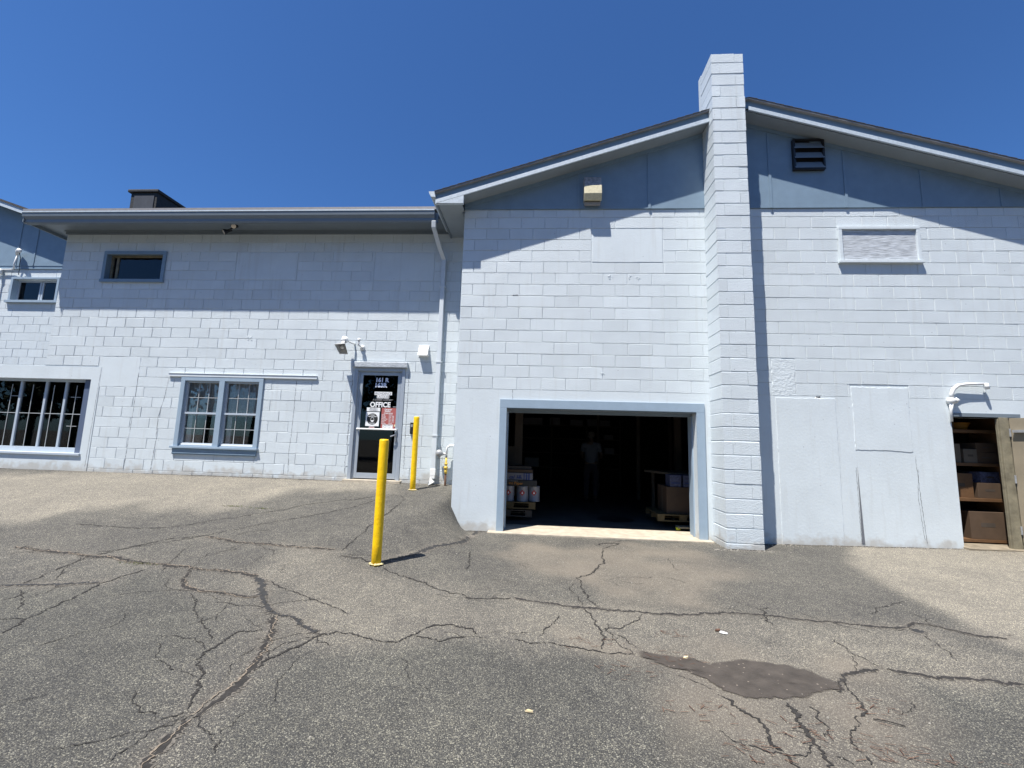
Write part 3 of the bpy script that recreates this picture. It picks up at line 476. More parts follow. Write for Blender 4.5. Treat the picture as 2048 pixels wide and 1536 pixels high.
mb.box(PX0 + .01, PX1 - .01, -.002, .0 + .12, 7.0, z)
obj('block_chimney', mb, M['wall'], bld)
# gable siding
RX = 4.8
TL = lambda x: 5.645 + .313 * (x + .45) if x <= RX else 5.645 + .313 * (RX + .45) - .29 * (x - RX)   # shingle line
BL = lambda x: TL(x) - (.21 if x <= RX else .238)
YO = -.34
def band(top, bot, x0, x1):                  # sloping band over both slopes
    p = [(x0, bot(x0))] + ([(RX, bot(RX - 1e-6))] if x0 < RX < x1 else []) + [(x1, bot(x1)), (x1, top(x1))] + ([(RX, top(RX - 1e-6))] if x0 < RX < x1 else []) + [(x0, top(x0))]
    return p
mb = MB(); mb.prism([(0, 5.50), (9.95, 5.50), (9.95, BL(9.95) + .03), (RX, BL(RX) + .03), (0, BL(0) + .03)], -.022, .2); obj('gable_siding', mb, M['siding'], bld)
for x in (.776, 2.007, 3.22, 5.25, 6.475, 7.69, 8.91):
    mb = MB(); mb.box(x - .022, x + .022, -.034, -.0225, 5.497, BL(x) - .045); obj('siding_batten', mb, M['siding'], bld)
for a, b in ((0.0, PX0), (PX1, 9.95)):
    mb = MB(); mb.prism(band(lambda x: BL(x) + .02, lambda x: BL(x) - .05, a, b), -.040, -.0225); obj('siding_top_trim', mb, M['siding'], bld)
# rake boards, drip edge, soffit, roof (split by the chimney)
for a, b in ((-.45, PX0), (PX1 + .005, 10.4)):
    bb = a if a < 0 else 4.80
    mb = MB(); mb.prism(band(lambda x: TL(x) - .02, lambda x: BL(x) + .06, a, b), YO + .03, YO + .06); obj('rake_fascia', mb, M['siding'], bld)
    mb = MB(); mb.prism(band(lambda x: BL(x) + .070, BL, max(a, bb), b), YO, YO + .0295); obj('rake_board', mb, M['trimlight'] if a < 0 else M['trimlight'], bld, bevel=.003)
    mb = MB(); mb.prism(band(lambda x: TL(x) - .0, lambda x: TL(x) - .024, a - (.02 if a < 0 else 0), b), YO - .022, YO + .10); obj('drip_edge', mb, M['drip'], bld)
    mb = MB(); mb.prism(band(lambda x: BL(x) + .04, lambda x: BL(x) + .015, max(a, -.0) if a < 0 else a, b), YO + .0605, -.0405); obj('rake_soffit', mb, M['soffit'], bld)
mb = MB()
for (x0, x1) in ((-.47, RX), (RX, 10.4)):
    n = 40; s = (x1 - x0) / n
    for k in range(n):                      # stepped shingle courses
        a, b = x0 + s * k, x0 + s * (k + 1)
        lo, hi = (a, b) if x0 < 0 else (b, a)
        pts = [(a, TL(a) + .001), (b, TL(b) + .001), (b, TL(b) + (.005 if b == hi else .014)), (a, TL(a) + (.005 if a == hi else .014))]
        mb.prism(pts, YO - .03 + random.uniform(-.001, .001), 0 if (b > PX0 and a < PX1) and False else 12.4)
obj('roof', mb, M['shingle'], bld)
# eave return at the left
mb = MB(); mb.prism([(-.45, 5.437), (.035, 5.437), (.035, BL(.035) - .004), (-.45, BL(-.45) - .004)], YO + .001, YO + .06); obj('eave_return', mb, M['trimlight'], bld, bevel=.003)
mb = MB(); mb.box(-.42, -.001, YO + .0605, 12, 5.455, 5.475); obj('eave_soffit', mb, M['soffit'], bld)
mb = MB(); mb.box(-.452, -.4205, YO + .0605, 12, 5.437, 5.62); obj('eave_fascia', mb, M['eavegrey'], bld)
mb = MB(); mb.prism([(-.53, 5.56), (-.455, 5.555), (-.455, 5.655), (-.575, 5.655), (-.565, 5.62)], YO + .0, 12); obj('side_gutter', mb, M['trimlight'], bld)
mb = MB(); mb.box(-.035, -.001, -.02, S, 5.42, 5.4545); obj('soffit_trim', mb, M['eavegrey'], bld)
# garage door surround
fr = MB(); fr.box(.745, 4.055, -.022, .001, 1.995, 2.137); dfr = obj('door_header', fr, M['trim'], bld, bevel=.003)
for x0, x1 in ((.745, .86), (3.925, 4.055)):
    mb = MB(); mb.box(x0, x1, -.0215, .0008, -.2, 1.9945); obj('door_trim', mb, M['trim'], bld, bevel=.003)
for x0, x1 in ((.845, .8595), (3.9255, 3.94)):
    mb = MB(); mb.box(x0, x1, .0012, .42, -.2, 1.994); mb.box(x0 + .0 if x0 < 2 else x0 - .02, x1 + .02 if x0 < 2 else x1, .17, .24, -.2, 1.94); obj('door_jamb', mb, M['trim'], bld)
mb = MB(); mb.box(.86, 3.925, .0012, .42, 1.98, 1.9944); mb.box(.88, 3.9, .17, .24, 1.93, 1.98); obj('door_head_lining', mb, M['eavegrey'], bld)
mb = MB(); mb.box(.62, 4.1, -.15, .62, -.3, .018); obj('door_sill', mb, M['sill'], bld, bevel=.006)
mb = MB(); mb.box(.3, 8.0, .62, 10.5, -.3, .016); obj('interior_floor', mb, M['concrete'], bld)
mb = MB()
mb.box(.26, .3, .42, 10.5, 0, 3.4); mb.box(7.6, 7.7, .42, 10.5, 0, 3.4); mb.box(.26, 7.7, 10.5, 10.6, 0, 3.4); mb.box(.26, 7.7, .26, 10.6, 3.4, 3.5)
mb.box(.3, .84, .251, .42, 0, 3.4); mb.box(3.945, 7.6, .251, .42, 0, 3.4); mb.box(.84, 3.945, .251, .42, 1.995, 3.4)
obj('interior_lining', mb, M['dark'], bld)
for x, y, w in ((4.06, 4.9, .09), (4.5, 2.9, .13), (.98, 1.9, .16), (3.2, 6.5, .07), (5.5, 7, .1)):
    mb = MB(); mb.box(x - w / 2, x + w / 2, y - w / 2, y + w / 2, .016, 3.4); obj('interior_post', mb, M['post'], bld, bevel=.004)
mb = MB(); mb.box(.3, .92, 1.8, 1.84, .016, 1.35); obj('partition_panel', mb, M['post'], bld)
mb = MB(); mb.tube([(2.9, 1.6, .0165), (2.9, 1.6, .0195)], .35, 24); obj('floor_drain_cover', mb, M['blackbox'], bld)
# framed blank board
x0, x1, z0, z1 = 6.30, 7.58, 4.52, 5.155
mb = MB(); mb.box(x0 + .055, x1 - .055, -.012, .005, z0 + .055, z1 - .05); brd = obj('boarded_window', mb, M['plywood'], bld)
mb = MB(); mb.box(x0, x1, -.045, -.0005, z1 - .05, z1); mb.box(x0, x0 + .055, -.042, -.0005, z0 + .05, z1 - .05); mb.box(x1 - .055, x1, -.042, -.0005, z0 + .05, z1 - .05); mb.box(x0 - .02, x1 + .02, -.06, -.0005, z0, z0 + .045)
obj('board_frame', mb, M['smooth'], brd, bevel=.004)
# louvred vent in the gable
mb = MB(); x0, x1, z0, z1 = 5.63, 6.14, 6.16, 6.72
mb.box(x0, x0 + .03, -.09, -.022, z0, z1); mb.box(x1 - .03, x1, -.09, -.022, z0, z1); mb.box(x0 + .03, x1 - .03, -.09, -.022, z1 - .025, z1); mb.box(x0 + .03, x1 - .03, -.09, -.022, z0, z0 + .02); mb.box(x0 + .03, x1 - .03, -.0245, -.0222, z0 + .02, z1 - .025)
vt = obj('gable_vent', mb, M['black'], bld)
for z in (6.19, 6.37, 6.55):
    mb = MB(); mb.quad((x0 + .01, -.10, z), (x1 - .01, -.10, z + .0), (x1 - .03, -.045, z + .125), (x0 + .03, -.045, z + .125))
    mb.quad((x0 + .01, -.102, z - .012), (x1 - .01, -.102, z - .012), (x1 - .01, -.10, z), (x0 + .01, -.10, z)); obj('louvre', mb, M['eavegrey'], vt)
# right doorway
rd = MB(); rd.box(7.80, 8.80, -.012, .2, 2.03, 2.09); obj('doorway_lintel', rd, M['eavegrey'], bld, bevel=.003)
mb = MB(); mb.box(8.475, 8.60, -.03, .04, -.1, 2.029); mb.box(8.463, 8.4745, -.005, .035, -.1, 2.02); obj('doorway_jamb', mb, M['woodgrey'], bld, bevel=.004)
mb = MB(); mb.box(7.79, 8.8, -.10, .35, -.3, .078); obj('doorway_step', mb, M['step'], bld, bevel=.008)
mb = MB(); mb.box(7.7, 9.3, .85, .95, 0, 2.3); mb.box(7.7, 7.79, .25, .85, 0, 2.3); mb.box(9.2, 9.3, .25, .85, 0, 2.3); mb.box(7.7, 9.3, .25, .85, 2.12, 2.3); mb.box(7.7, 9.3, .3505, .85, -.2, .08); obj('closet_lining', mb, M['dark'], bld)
mb = MB(); mb.box(8.6005, 8.87, .0, .04, -.3, 2.029); obj('door_reveal', mb, M['woodgrey'], bld)
# ---- open tan door leaf, hinged at the right jamb and swung out
th = math.radians(72); hx, hy = 8.606, -.032
def leaf(mb, u0, u1, v0, v1, z0, z1):
    ux, uy = math.cos(th), -math.sin(th); vx, vy = math.sin(th), math.cos(th)
    P = lambda u, v: (hx + ux * u + vx * v, hy + uy * u + vy * v)
    r = [P(u0, v0), P(u1, v0), P(u1, v1), P(u0, v1)]; mb.loft([[(x, y, z) for x, y in r] for z in (z0, z1)])
mb = MB(); leaf(mb, .0, .85, 0, .045, .11, 2.02); dl = obj('open_door', mb, M['tan'], bld, bevel=.003)
mb = MB(); leaf(mb, .05, .5, -.05, -.001, 1.80, 1.84); obj('door_closer', mb, M['gasgrey'], dl)
for z in (.35, 1.1, 1.8): mb = MB(); mb.tube([(hx - .012, hy - .01, z - .06), (hx - .012, hy - .01, z + .06)], .012, 8); obj('hinge', mb, M['gasgrey'], dl)
# crack in the lower wall
def wallcrack(pts, w, y, name='wall_crack', parent=bld, seed=1):
    r = random.Random(seed); mb = MB(); L = []
    for (a, b), (c, d) in zip(pts[:-1], pts[1:]):
        n = max(2, int(math.hypot(c - a, d - b) / .03))
        for k in range(n): L.append((a + (c - a) * k / n, b + (d - b) * k / n))
    L.append(pts[-1])
    for x, z in L:
        x += r.gauss(0, .003); q = w * r.uniform(.2, 1.2); mb.v += [(x - q / 2, y, z), (x + q / 2, y, z)]
    for i in range(len(L) - 1): mb.f.append((2 * i, 2 * i + 1, 2 * i + 3, 2 * i + 2)); mb.t.append(1.)
    obj(name, mb, M['crackw'], parent)
M['crackw'] = mat('wall_crack_grey', (.14, .15, .17), .9)  # flat dark grey for wall cracks and a chip
mb = MB(); mb.quad((6.352, -.0035, 1.24), (6.34, -.0035, .05), (6.385, -.0035, .05)); obj('wall_crack', mb, M['crackw'], bld)
wallcrack([(6.33, 1.2), (6.335, .05)], .006, -.003)
wallcrack([(7.22, 1.40), (7.24, .9), (7.27, .3), (7.28, .1)], .007, -.002, seed=2)
wallcrack([(7.25, 1.2), (7.21, .8), (7.25, .15)], .005, -.002, seed=3)
wallcrack([(5.17, 1.86), (6.1, 1.80)], .004, -.0095, seed=4)
wallcrack([(.95, 2.3), (.95, 2.14)], .006, -.002, seed=5)

def lumps(name, c, r, y, m, parent, seed, n=5):
    rr_ = random.Random(seed); mb = MB()
    for _ in range(n):
        x, z = c[0] + rr_.gauss(0, r), c[1] + rr_.gauss(0, r); q = rr_.uniform(.4, 1.) * r; k = 8
        ring = [(q * math.cos(2 * math.pi * i / k) * rr_.uniform(.7, 1.2), q * math.sin(2 * math.pi * i / k) * rr_.uniform(.7, 1.2)) for i in range(k)]
        mb.loft([[(x + a * f, y - d_, z + b * f) for a, b in ring] for f, d_ in ((1, -.001), (.8, .003), (.4, .005))][::-1])
    return obj(name, mb, m, parent)
for sd, c in enumerate(((3.02, 4.27), (2.88, 4.27), (2.55, 4.28), (2.42, 2.60))): lumps('plaster_lump', c, .018, 0, M['wall'], bld, sd, 8)
lumps('plaster_lump', (5.83, 2.245), .03, 0, M['white'], bld, 9, 6)
mb = ragged(5.80, 5.86, 2.275, 2.30, -.0035, .01, .006, .012, seed=8); obj('wall_chip', mb, M['black'], bld)
mb = ragged(.90, .99, 3.93, 3.945, -.0025, .01, .003, .012, seed=9); obj('wall_chip', mb, M['crackw'], bld)
# ================================================= recessed office wing
wing = thing('office_wing', 'long low pale blue block wing with the office door, set back left of the garage', 'building', (-4.5, 2.5, .6))
DW = (-5.66, -4.07, 1.17, 2.50); TW = (-7.74, -6.43, 4.54, 5.125); DR = (-2.2, -1.2, .2, 2.78); BW = (-11.3, -7.655, .96, 2.44)
B1 = (-4.88, -3.563, 4.545, 5.14); B2 = (-1.97, -.74, 4.54, 5.14); SP = (-7.546, -6.658, 2.30, 2.915); LN = (-5.99, -2.94, 2.52, 2.615)
holesL = [DW, TW, DR, BW]; zl, xl = 3.730, -3.447 + .2032
mb = MB(); blocks(mb, -8.71, 0, 2.715, 5.60, S, zl, xl, holesL + [B1, B2, (-7.546, -6.658, 2.6, 2.915)]); blocks(mb, -13, 0, .2, 2.715, S, zl, xl, holesL + [SP, (-9, -7.45, .2, 2.72), (-13, -9, .2, 2.72)], merge=.2)
body(mb, -8.71, 0, 2.715, 5.60, S + .007, S + .25, holesL); body(mb, -13, 0, .2, 2.715, S + .007, S + .25, holesL)
obj('block_wall', mb, M['wall_wing'], wing)
mb = MB(); body(mb, -13, -7.46, .2, 2.70, S - .002, S + .006, [BW]); obj('window_surround', mb, M['smooth_wing'], wing)
for r in (B1, B2): mb = MB(); mb.box(r[0] + .012, r[1] - .012, S - .002, S + .02, r[2] + .01, r[3] - .01); obj('blanked_window_panel', mb, M['smooth'], wing, bevel=.004)
mb = ragged(SP[0], SP[1], 2.30, SP[3], S, S + .02, .008, seed=6); obj('render_patch', mb, M['smooth'], wing, bevel=.006)
mb = MB(); mb.box(-8.71, -8.46, S + .251, 9, .2, 5.6); obj('side_wall', mb, M['smooth'], wing); mb = MB(); mb.box(-8.71, 0, 9.001, 9.2, .2, 6.2); obj('back_wall', mb, M['smooth'], wing); mb = MB(); mb.box(-13, -12.75, S + .251, S2, .2, 2.6); obj('end_wall', mb, M['smooth'], wing)
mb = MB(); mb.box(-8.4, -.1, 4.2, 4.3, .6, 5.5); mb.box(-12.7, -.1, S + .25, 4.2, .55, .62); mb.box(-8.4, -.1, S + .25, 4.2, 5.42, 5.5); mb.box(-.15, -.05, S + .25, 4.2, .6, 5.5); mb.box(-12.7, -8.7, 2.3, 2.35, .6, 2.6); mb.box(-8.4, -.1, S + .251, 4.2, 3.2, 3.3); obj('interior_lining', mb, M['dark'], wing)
wallcrack([(-6.0, 2.5), (-6.03, 2.2), (-6.12, 1.7), (-6.1, 1.3), (-6.13, .7)], .010, S - .002, parent=wing, seed=7)
wallcrack([(-6.66, 2.6), (-6.66, 1.8), (-6.68, 1.0), (-6.69, .65)], .009, S - .002, parent=wing, seed=8)
wallcrack([(-3.36, 2.5), (-3.36, 1.6), (-3.38, 1.1), (-3.36, .7)], .008, S - .002, parent=wing, seed=9)
wallcrack([(-7.47, 2.68), (-7.49, 1.6), (-7.5, .7)], .006, S - .004, parent=wing, seed=10)
wallcrack([(-2.24, 2.7), (-2.25, 1.6), (-2.26, .75)], .012, S - .001, parent=wing, seed=11)
wallcrack([(-1.13, 2.75), (-1.13, 1.6), (-1.12, .7)], .010, S - .001, parent=wing, seed=12)
mb = MB(); mb.box(-13, -8.715, S + .03, S2 - .001, 2.60, 2.722); obj('low_roof', mb, M['tar'], wing)
lumps('plaster_lump', (-4.40, 3.35), .035, S, M['wall_wing'], wing, 11, 6)
# frieze, soffit, fascia, gutter, roof
mb = MB(); mb.box(-8.72, -.001, S - .03, S - .001, 5.525, 5.60); mb.box(-8.74, -.001, S - .05, S - .0305, 5.585, 5.60); obj('frieze_board', mb, M['eavegrey'], wing)
mb = MB(); mb.box(-9.03, -.46, .50, 1.6, 5.60, 5.62); mb.box(-.46, -.001, .60, S, 5.60, 5.62); obj('soffit', mb, M['eavegrey'], wing)
mb = MB(); mb.box(-9.03, -.60, .475, .4995, 5.505, 5.715); obj('fascia', mb, M['eavegrey'], wing)
mb = MB(); mb.prism([(-9.05, 5.53), (-9.0305, 5.53), (-9.0305, 5.75), (-9.05, 5.75)], .41, 1.8); obj('end_fascia', mb, M['eavegrey'], wing)
mb = MB(); x0, x1 = -9.06, -.655
prof = [(y + .05, z + .012) for y, z in [(.4245, 5.50), (.40, 5.50), (.385, 5.53), (.385, 5.575), (.345, 5.63), (.335, 5.70), (.335, 5.725), (.345, 5.725), (.35, 5.70), (.4245, 5.70)]]
mb.loft([[(x, y, z) for y, z in prof] for x in (x0, x1)]); obj('gutter', mb, M['eavegrey'], wing)
mb = MB(); mb.box(x0, x1, .378, .3845, 5.716, 5.740); obj('gutter_lip', mb, M['trimlight'], wing)
mb = MB(); mb.loft([[(x, y, z) for y, z in [(.41, 5.748), (6, 6.85), (6, 6.90), (.41, 5.788)]] for x in (-9.06, -.585)]); obj('roof', mb, M['shingle'], wing)
mb = MB(); mb.box(-9.06, -.60, .395, .4095, 5.748, 5.798); obj('drip_edge', mb, M['drip'], wing)
# lintel strip over the windows
mb = MB(); mb.box(LN[0], LN[1], S - .035, S - .001, LN[2] + .014, LN[3] - .012); mb.box(LN[0], LN[1], S - .045, S - .0355, LN[3] - .024, LN[3] - .012); obj('lintel_strip', mb, M['wallplain'], wing, bevel=.003)
# double window
win = MB(); Y0, Y1 = S - .03, S - .0005
win.box(-5.715, -4.015, Y0, Y1, 2.455, 2.545)
win.box(-5.715, -5.63, Y0, Y1, 1.17, 2.4545); win.box(-4.10, -4.015, Y0, Y1, 1.17, 2.4545); win.box(-4.915, -4.805, Y0, Y1, 1.17, 2.4545)
wn = obj('double_window', win, M['trim'], wing, bevel=.003)
mb = MB(); mb.box(-5.76, -3.99, S - .065, S - .001, 1.13, 1.169); obj('window_sill', mb, M['trim'], wn, bevel=.004)
mb = MB(); mb.box(-5.72, -4.02, S - .03, S - .001, 1.01, 1.1295); mb.box(-5.72, -4.02, S - .038, S - .0305, 1.03, 1.045); obj('window_apron', mb, M['siding'], wn, bevel=.003)
mb = MB(); mb.box(-5.66, -4.07, S + .0, S + .12, 2.46, 2.50); mb.box(-5.66, -4.07, S, S + .12, 1.17, 1.19)
for x in (-5.66, -4.10, -4.915): mb.box(x, x + (.03 if x != -4.915 else .11), S + .0002, S + .12, 1.19, 2.46)
obj('window_lining', mb, M['trim'], wn)
for a in (-5.63, -4.805):
    b = a + .715; c = M['vinylblue']; zm = 1.815
    mb = MB(); mb.box(a, b, S + .02, S + .07, 2.42, 2.458); mb.box(a, a + .035, S + .02, S + .07, zm + .02, 2.42); mb.box(b - .035, b, S + .02, S + .07, zm + .02, 2.42); mb.box(a, b, S + .015, S + .07, zm - .018, zm + .02)
    mb.box(a, a + .04, S + .03, S + .08, 1.192, zm - .018); mb.box(b - .04, b, S + .03, S + .08, 1.192, zm - .018); mb.box(a + .04, b - .04, S + .03, S + .08, 1.192, 1.235); obj('sash', mb, c, wn, bevel=.002)
    mb = MB(); mb.box(a + .04, b - .04, S + .012, S + .0295, 1.192, 1.222); obj('white_stop', mb, M['white'], wn)
    mb = MB()
    for z0, z1 in ((1.235, zm - .018), (zm + .02, 2.42)):
        for k in (1, 2): x = a + .04 + (b - a - .08) * k / 3; mb.box(x - .006, x + .006, S + .052, S + .058, z0, z1)
        z = (z0 + z1) / 2; mb.box(a + .04, b - .04, S + .0505, S + .0515, z - .006, z + .006)
    obj('muntins', mb, M['muntin'], wn)
    mb = MB(); mb.box(a + .03, b - .03, S + .060, S + .064, 1.22, 2.43); obj('pane', mb, M['glass'], wn)
    mb = MB()
    n = 16
    for k in range(n):
        xx = a + .0 + .75 * k / n; mb.quad((xx, S + .095 + .012 * (k % 2), zm - .05), (xx + .75 / n, S + .095 + .012 * ((k + 1) % 2), zm - .05), (xx + .75 / n, S + .095 + .012 * ((k + 1) % 2), 2.5), (xx, S + .095 + .012 * (k % 2), 2.5))
    obj('curtain', mb, M['curtain'], wn)
    mb = MB(); mb.box(a + .04, a + .13, S + .12, S + .15, 1.2, zm); obj('curtain_edge', mb, M['curtainpale'], wn)
# clerestory window
mb = MB(); a, b, c, d = -7.775, -6.40, 4.51, 5.155
mb.box(a, b, S - .03, S - .0005, d - .07, d); mb.box(a, a + .07, S - .03, S - .0005, c, d - .0705); mb.box(b - .07, b, S - .03, S - .0005, c, d - .0705); mb.box(a - .01, b + .01, S - .045, S - .0005, c - .03, c + .035)
mb.box(a + .035, b - .035, S, S + .16, d - .045, d - .03); mb.box(a + .035, a + .06, S, S + .16, c, d - .045); mb.box(b - .06, b - .035, S, S + .16, c, d - .045); mb.box(a + .06, b - .06, S, S + .16, c + .03, c + .05)
tw = obj('clerestory_window', mb, M['siding'], wing, bevel=.003)
mb = MB(); mb.box(a + .06, b - .06, S + .09, S + .13, d - .09, d - .046); mb.box(a + .06, a + .10, S + .09, S + .13, c + .05, d - .09); mb.box(a + .17, a + .22, S + .10, S + .14, c + .05, d - .09); obj('sash', mb, M['woodgrey'], tw)
mb = MB(); mb.box(a + .06, b - .06, S + .115, S + .118, c + .05, d - .05); obj('pane', mb, M['glass'], tw)
# big shop window at the left
mb = MB(); a, b, c, d = BW
mb.box(a, b, S + .13, S + .19, d - .05, d - .001); mb.box(a, b, S + .13, S + .19, c + .001, c + .10); mb.box(b - .07, b - .001, S + .13, S + .19, c + .10, d - .05)
bw = obj('shop_window', mb, M['vinylblue'], wing, bevel=.003)
mb = MB(); mb.box(a, b + .02, S - .035, S + .13, c - .045, c - .001); obj('window_sill', mb, M['vinylblue'], bw, bevel=.004)
for x in (-8.32, -8.76, -9.32, -9.95, -10.6):
    mb = MB(); mb.box(x - .023, x + .023, S + .13, S + .185, c + .10, d - .05); obj('mullion', mb, M['vinylblue'], bw)
mb = MB(); mb.box(-7.90, -7.84, S + .128, S + .187, c + .10, d - .05); obj('stile', mb, M['vinylblue'], bw); mb = MB(); mb.box(-7.8395, -7.656, S + .06, S + .128, c + .0, d - .001); obj('reveal', mb, M['revealshade'], bw)
mb = MB()
for x in (-8.10, -8.60, -9.07, -9.54): mb.box(x - .005, x + .005, S + .146, S + .152, c + .10, d - .12)
mb.box(a, -7.9, S + .1445, S + .1455, 1.728, 1.740)
for z in (1.49, 2.08): mb.box(-8.20, -7.98, S + .1442, S + .1453, z - .005, z + .005)
mb.box(-9.54, -9.34, S + .1442, S + .1453, 2.075, 2.085)
obj('muntins', mb, M['muntin'], bw)
mb = MB(); mb.box(a, b - .06, S + .155, S + .16, c + .09, d - .04); obj('pane', mb, M['glass'], bw)
for x0, w in ((-8.74, .20), (-9.30, .24), (-9.9, .3), (-8.30, .09)):
    mb = MB(); n = 8
    for k in range(n):
        u0, u1 = x0 + w * k / n, x0 + w * (k + 1) / n; q = .02
        mb.quad((u0, S + .175 + q * (k % 2), 1.05), (u1, S + .175 + q * ((k + 1) % 2), 1.05), (u1, S + .175 + q * ((k + 1) % 2), 2.38), (u0, S + .175 + q * (k % 2), 2.38))
    obj('curtain', mb, M['curtainpale'], bw)
# office door
mb = MB(); mb.box(-2.235, -1.15, S - .07, S + .0, 2.785, 2.895)
dr = MB(); dr.box(-2.2, -2.135, S - .012, S + .10, .6, 2.779); dr.box(-1.255, -1.2, S - .012, S + .10, .6, 2.779); dr.box(-2.1345, -1.2555, S - .012, S + .10, 2.725, 2.779); dr.box(-2.135, -2.10, S + .03, S + .1, .66, 2.725); dr.box(-1.29, -1.255, S + .03, S + .1, .66, 2.725); dr.box(-2.10, -1.29, S + .03, S + .1, 2.705, 2.7249)
obj('door_lintel', mb, M['lintelgrey'], wing, bevel=.012); obj('door_frame', dr, M['alum'], wing, bevel=.002)
mb = MB(); a, b = -2.097, -1.293; yd0, yd1 = S + .035, S + .075
mb.box(a, a + .055, yd0, yd1, .675, 2.70); mb.box(b - .055, b, yd0, yd1, .675, 2.70); mb.box(a + .055, b - .055, yd0, yd1, 2.645, 2.70); mb.box(a + .055, b - .055, yd0, yd1, .675, .775)
door = obj('office_door', mb, M['alum'], wing, bevel=.002)
mb = MB(); mb.box(a + .05, b - .05, S + .053, S + .058, .77, 2.65); obj('door_glass', mb, M['doorglass'], door)
mb = MB(); mb.tube([(a + .01, S - .0, 1.60), (b - .02, S - .0, 1.60)], .016, 10); mb.box(a + .005, a + .03, S, S + .034, 1.585, 1.615); mb.box(b - .035, b - .01, S, S + .034, 1.585, 1.615); obj('push_bar', mb, M['white'], door, smooth=False)
mb = MB(); mb.box(b - .045, b - .01, S + .018, S + .0345, 1.38, 1.56); mb.tube([(b - .03, S + .018, 1.5), (b - .03, S - .03, 1.5), (b - .11, S - .035, 1.47)], .013, 8); obj('door_handle', mb, M['chrome'], door)
mb = MB(); mb.box(-2.25, -1.15, S - .10, S + .12, .4, .655); obj('threshold', mb, M['sill'], wing, bevel=.006)
def text(s, size, X, Z, Y, m, parent, bold=0., shear=0., align='LEFT', sx=1., name='lettering'):
    c = bpy.data.curves.new('t', 'FONT'); c.body = s; c.size = size; c.offset = bold; c.shear = shear; c.align_x = align; c.extrude = .0006; c.resolution_u = 4
    o = bpy.data.objects.new('t', c); COL.objects.link(o); bpy.context.view_layer.update()
    me = bpy.data.meshes.new_from_object(o.evaluated_get(bpy.context.evaluated_depsgraph_get())); bpy.data.objects.remove(o)
    mb = MB(); mb.v = [(X + v.co.x * sx, Y - v.co.z, Z + v.co.y) for v in me.vertices]; mb.f = [tuple(p.vertices) for p in me.polygons]; mb.t = [1.] * len(mb.f)
    if not mb.f: return None
    return obj(name, mb, m, parent)
yt = S + .050
text('161 R', .112, -1.80, 2.518, yt, M['lettershade'], door, .0045, sx=.98)
text('163R', .112, -1.812, 2.416, yt, M['lettershade'], door, .0045, sx=1.03)
mb = MB(); mb.box(-1.80, -1.455, yt - .001, yt, 2.262, 2.325); mb.box(-1.75, -1.515, yt - .001, yt, 2.197, 2.258); obj('sign_panel', mb, M['letter'], door)
text('PROVIDENCE', .06, -1.795, 2.272, yt - .002, M['lettergrey'], door, .001, .1, sx=.90)
text('LACQUER', .06, -1.745, 2.207, yt - .002, M['lettergrey'], door, .001, .1, sx=.92)
text('A GARBER COMPANY', .042, -1.83, 2.155, yt, M['lettergrey'], door, .0005, .45, sx=.95)
text('OFFICE', .135, -1.875, 2.03, yt, M['letter'], door, .0045, sx=.93)
mb = MB(); mb.box(-1.42, -1.345, yt - .002, yt, 2.03, 2.045); obj('sticker_strip', mb, M['lettergrey'], door)
def poster(name, label, x0, x1, z0, z1, m, dy=0.):
    mb = MB(); mb.box(x0, x1, yt - .003 - dy, yt - .0005 - dy, z0, z1); o = obj(name, mb, m); return tag(o, label, 'poster')
p = poster('notice_card', 'narrow white card reading PROTECT YOURSELF, just under the word OFFICE on the door', -1.93, -1.665, 1.945, 2.015, M['letter'])
text('PROTECT', .035, -1.80, 1.983, yt - .004, M['lettergrey'], p, .0006, .2, 'CENTER'); text('YOURSELF', .035, -1.80, 1.952, yt - .004, M['lettergrey'], p, .0006, .2, 'CENTER')
p = poster('mask_poster', 'white poster with a black disc showing a masked face, taped inside the office door glass', -1.94, -1.675, 1.66, 1.93, M['letter'])
mb = MB(); c0 = (-1.808, 1.795)
mb.v = [(c0[0] + .108 * math.cos(t), yt - .0036, c0[1] + .108 * math.sin(t)) for t in [2 * math.pi * k / 40 for k in range(40)]]; mb.f = [tuple(range(40))]; mb.t = [1.]; obj('disc', mb, M['ink'], p)
text('PLEASE', .026, -1.808, 1.862, yt - .0042, M['letter'], p, .0006, 0, 'CENTER'); text('WEAR FACE MASK', .024, -1.808, 1.835, yt - .0042, M['letter'], p, .0006, 0, 'CENTER', .85); text('REQUIRED', .022, -1.808, 1.708, yt - .0042, M['letter'], p, .0006, 0, 'CENTER')
mb = MB()
def disc(mb, x, z, rx, rz, y, a0=0, a1=2 * math.pi, ri=0., n=20):
    for k in range(n):
        t0, t1 = a0 + (a1 - a0) * k / n, a0 + (a1 - a0) * (k + 1) / n
        f = lambda t, s: (x + rx * s * math.cos(t), y, z + rz * s * math.sin(t))
        if ri: mb.quad(f(t0, ri), f(t0, 1), f(t1, 1), f(t1, ri))
        else: mb.quad((x, y, z), f(t0, 1), f(t1, 1))
disc(mb, -1.808, 1.785, .034, .045, yt - .0042, ri=.85); disc(mb, -1.808, 1.772, .031, .034, yt - .0044, math.pi, 2 * math.pi); obj('face_symbol', mb, M['letter'], p)
p = poster('hours_poster', 'red store hours poster with white lettering on the office door glass', -1.635, -1.345, 1.62, 2.015, M['posterred'])
text('Lacquer', .05, -1.51, 1.97, yt - .004, M['letter'], p, .001, .35, 'CENTER', .9); text('Finishes', .04, -1.52, 1.935, yt - .004, M['letter'], p, .001, .35, 'CENTER', .9); text('STORE HOURS', .03, -1.50, 1.90, yt - .004, M['letter'], p, .0008, 0, 'CENTER', .9)
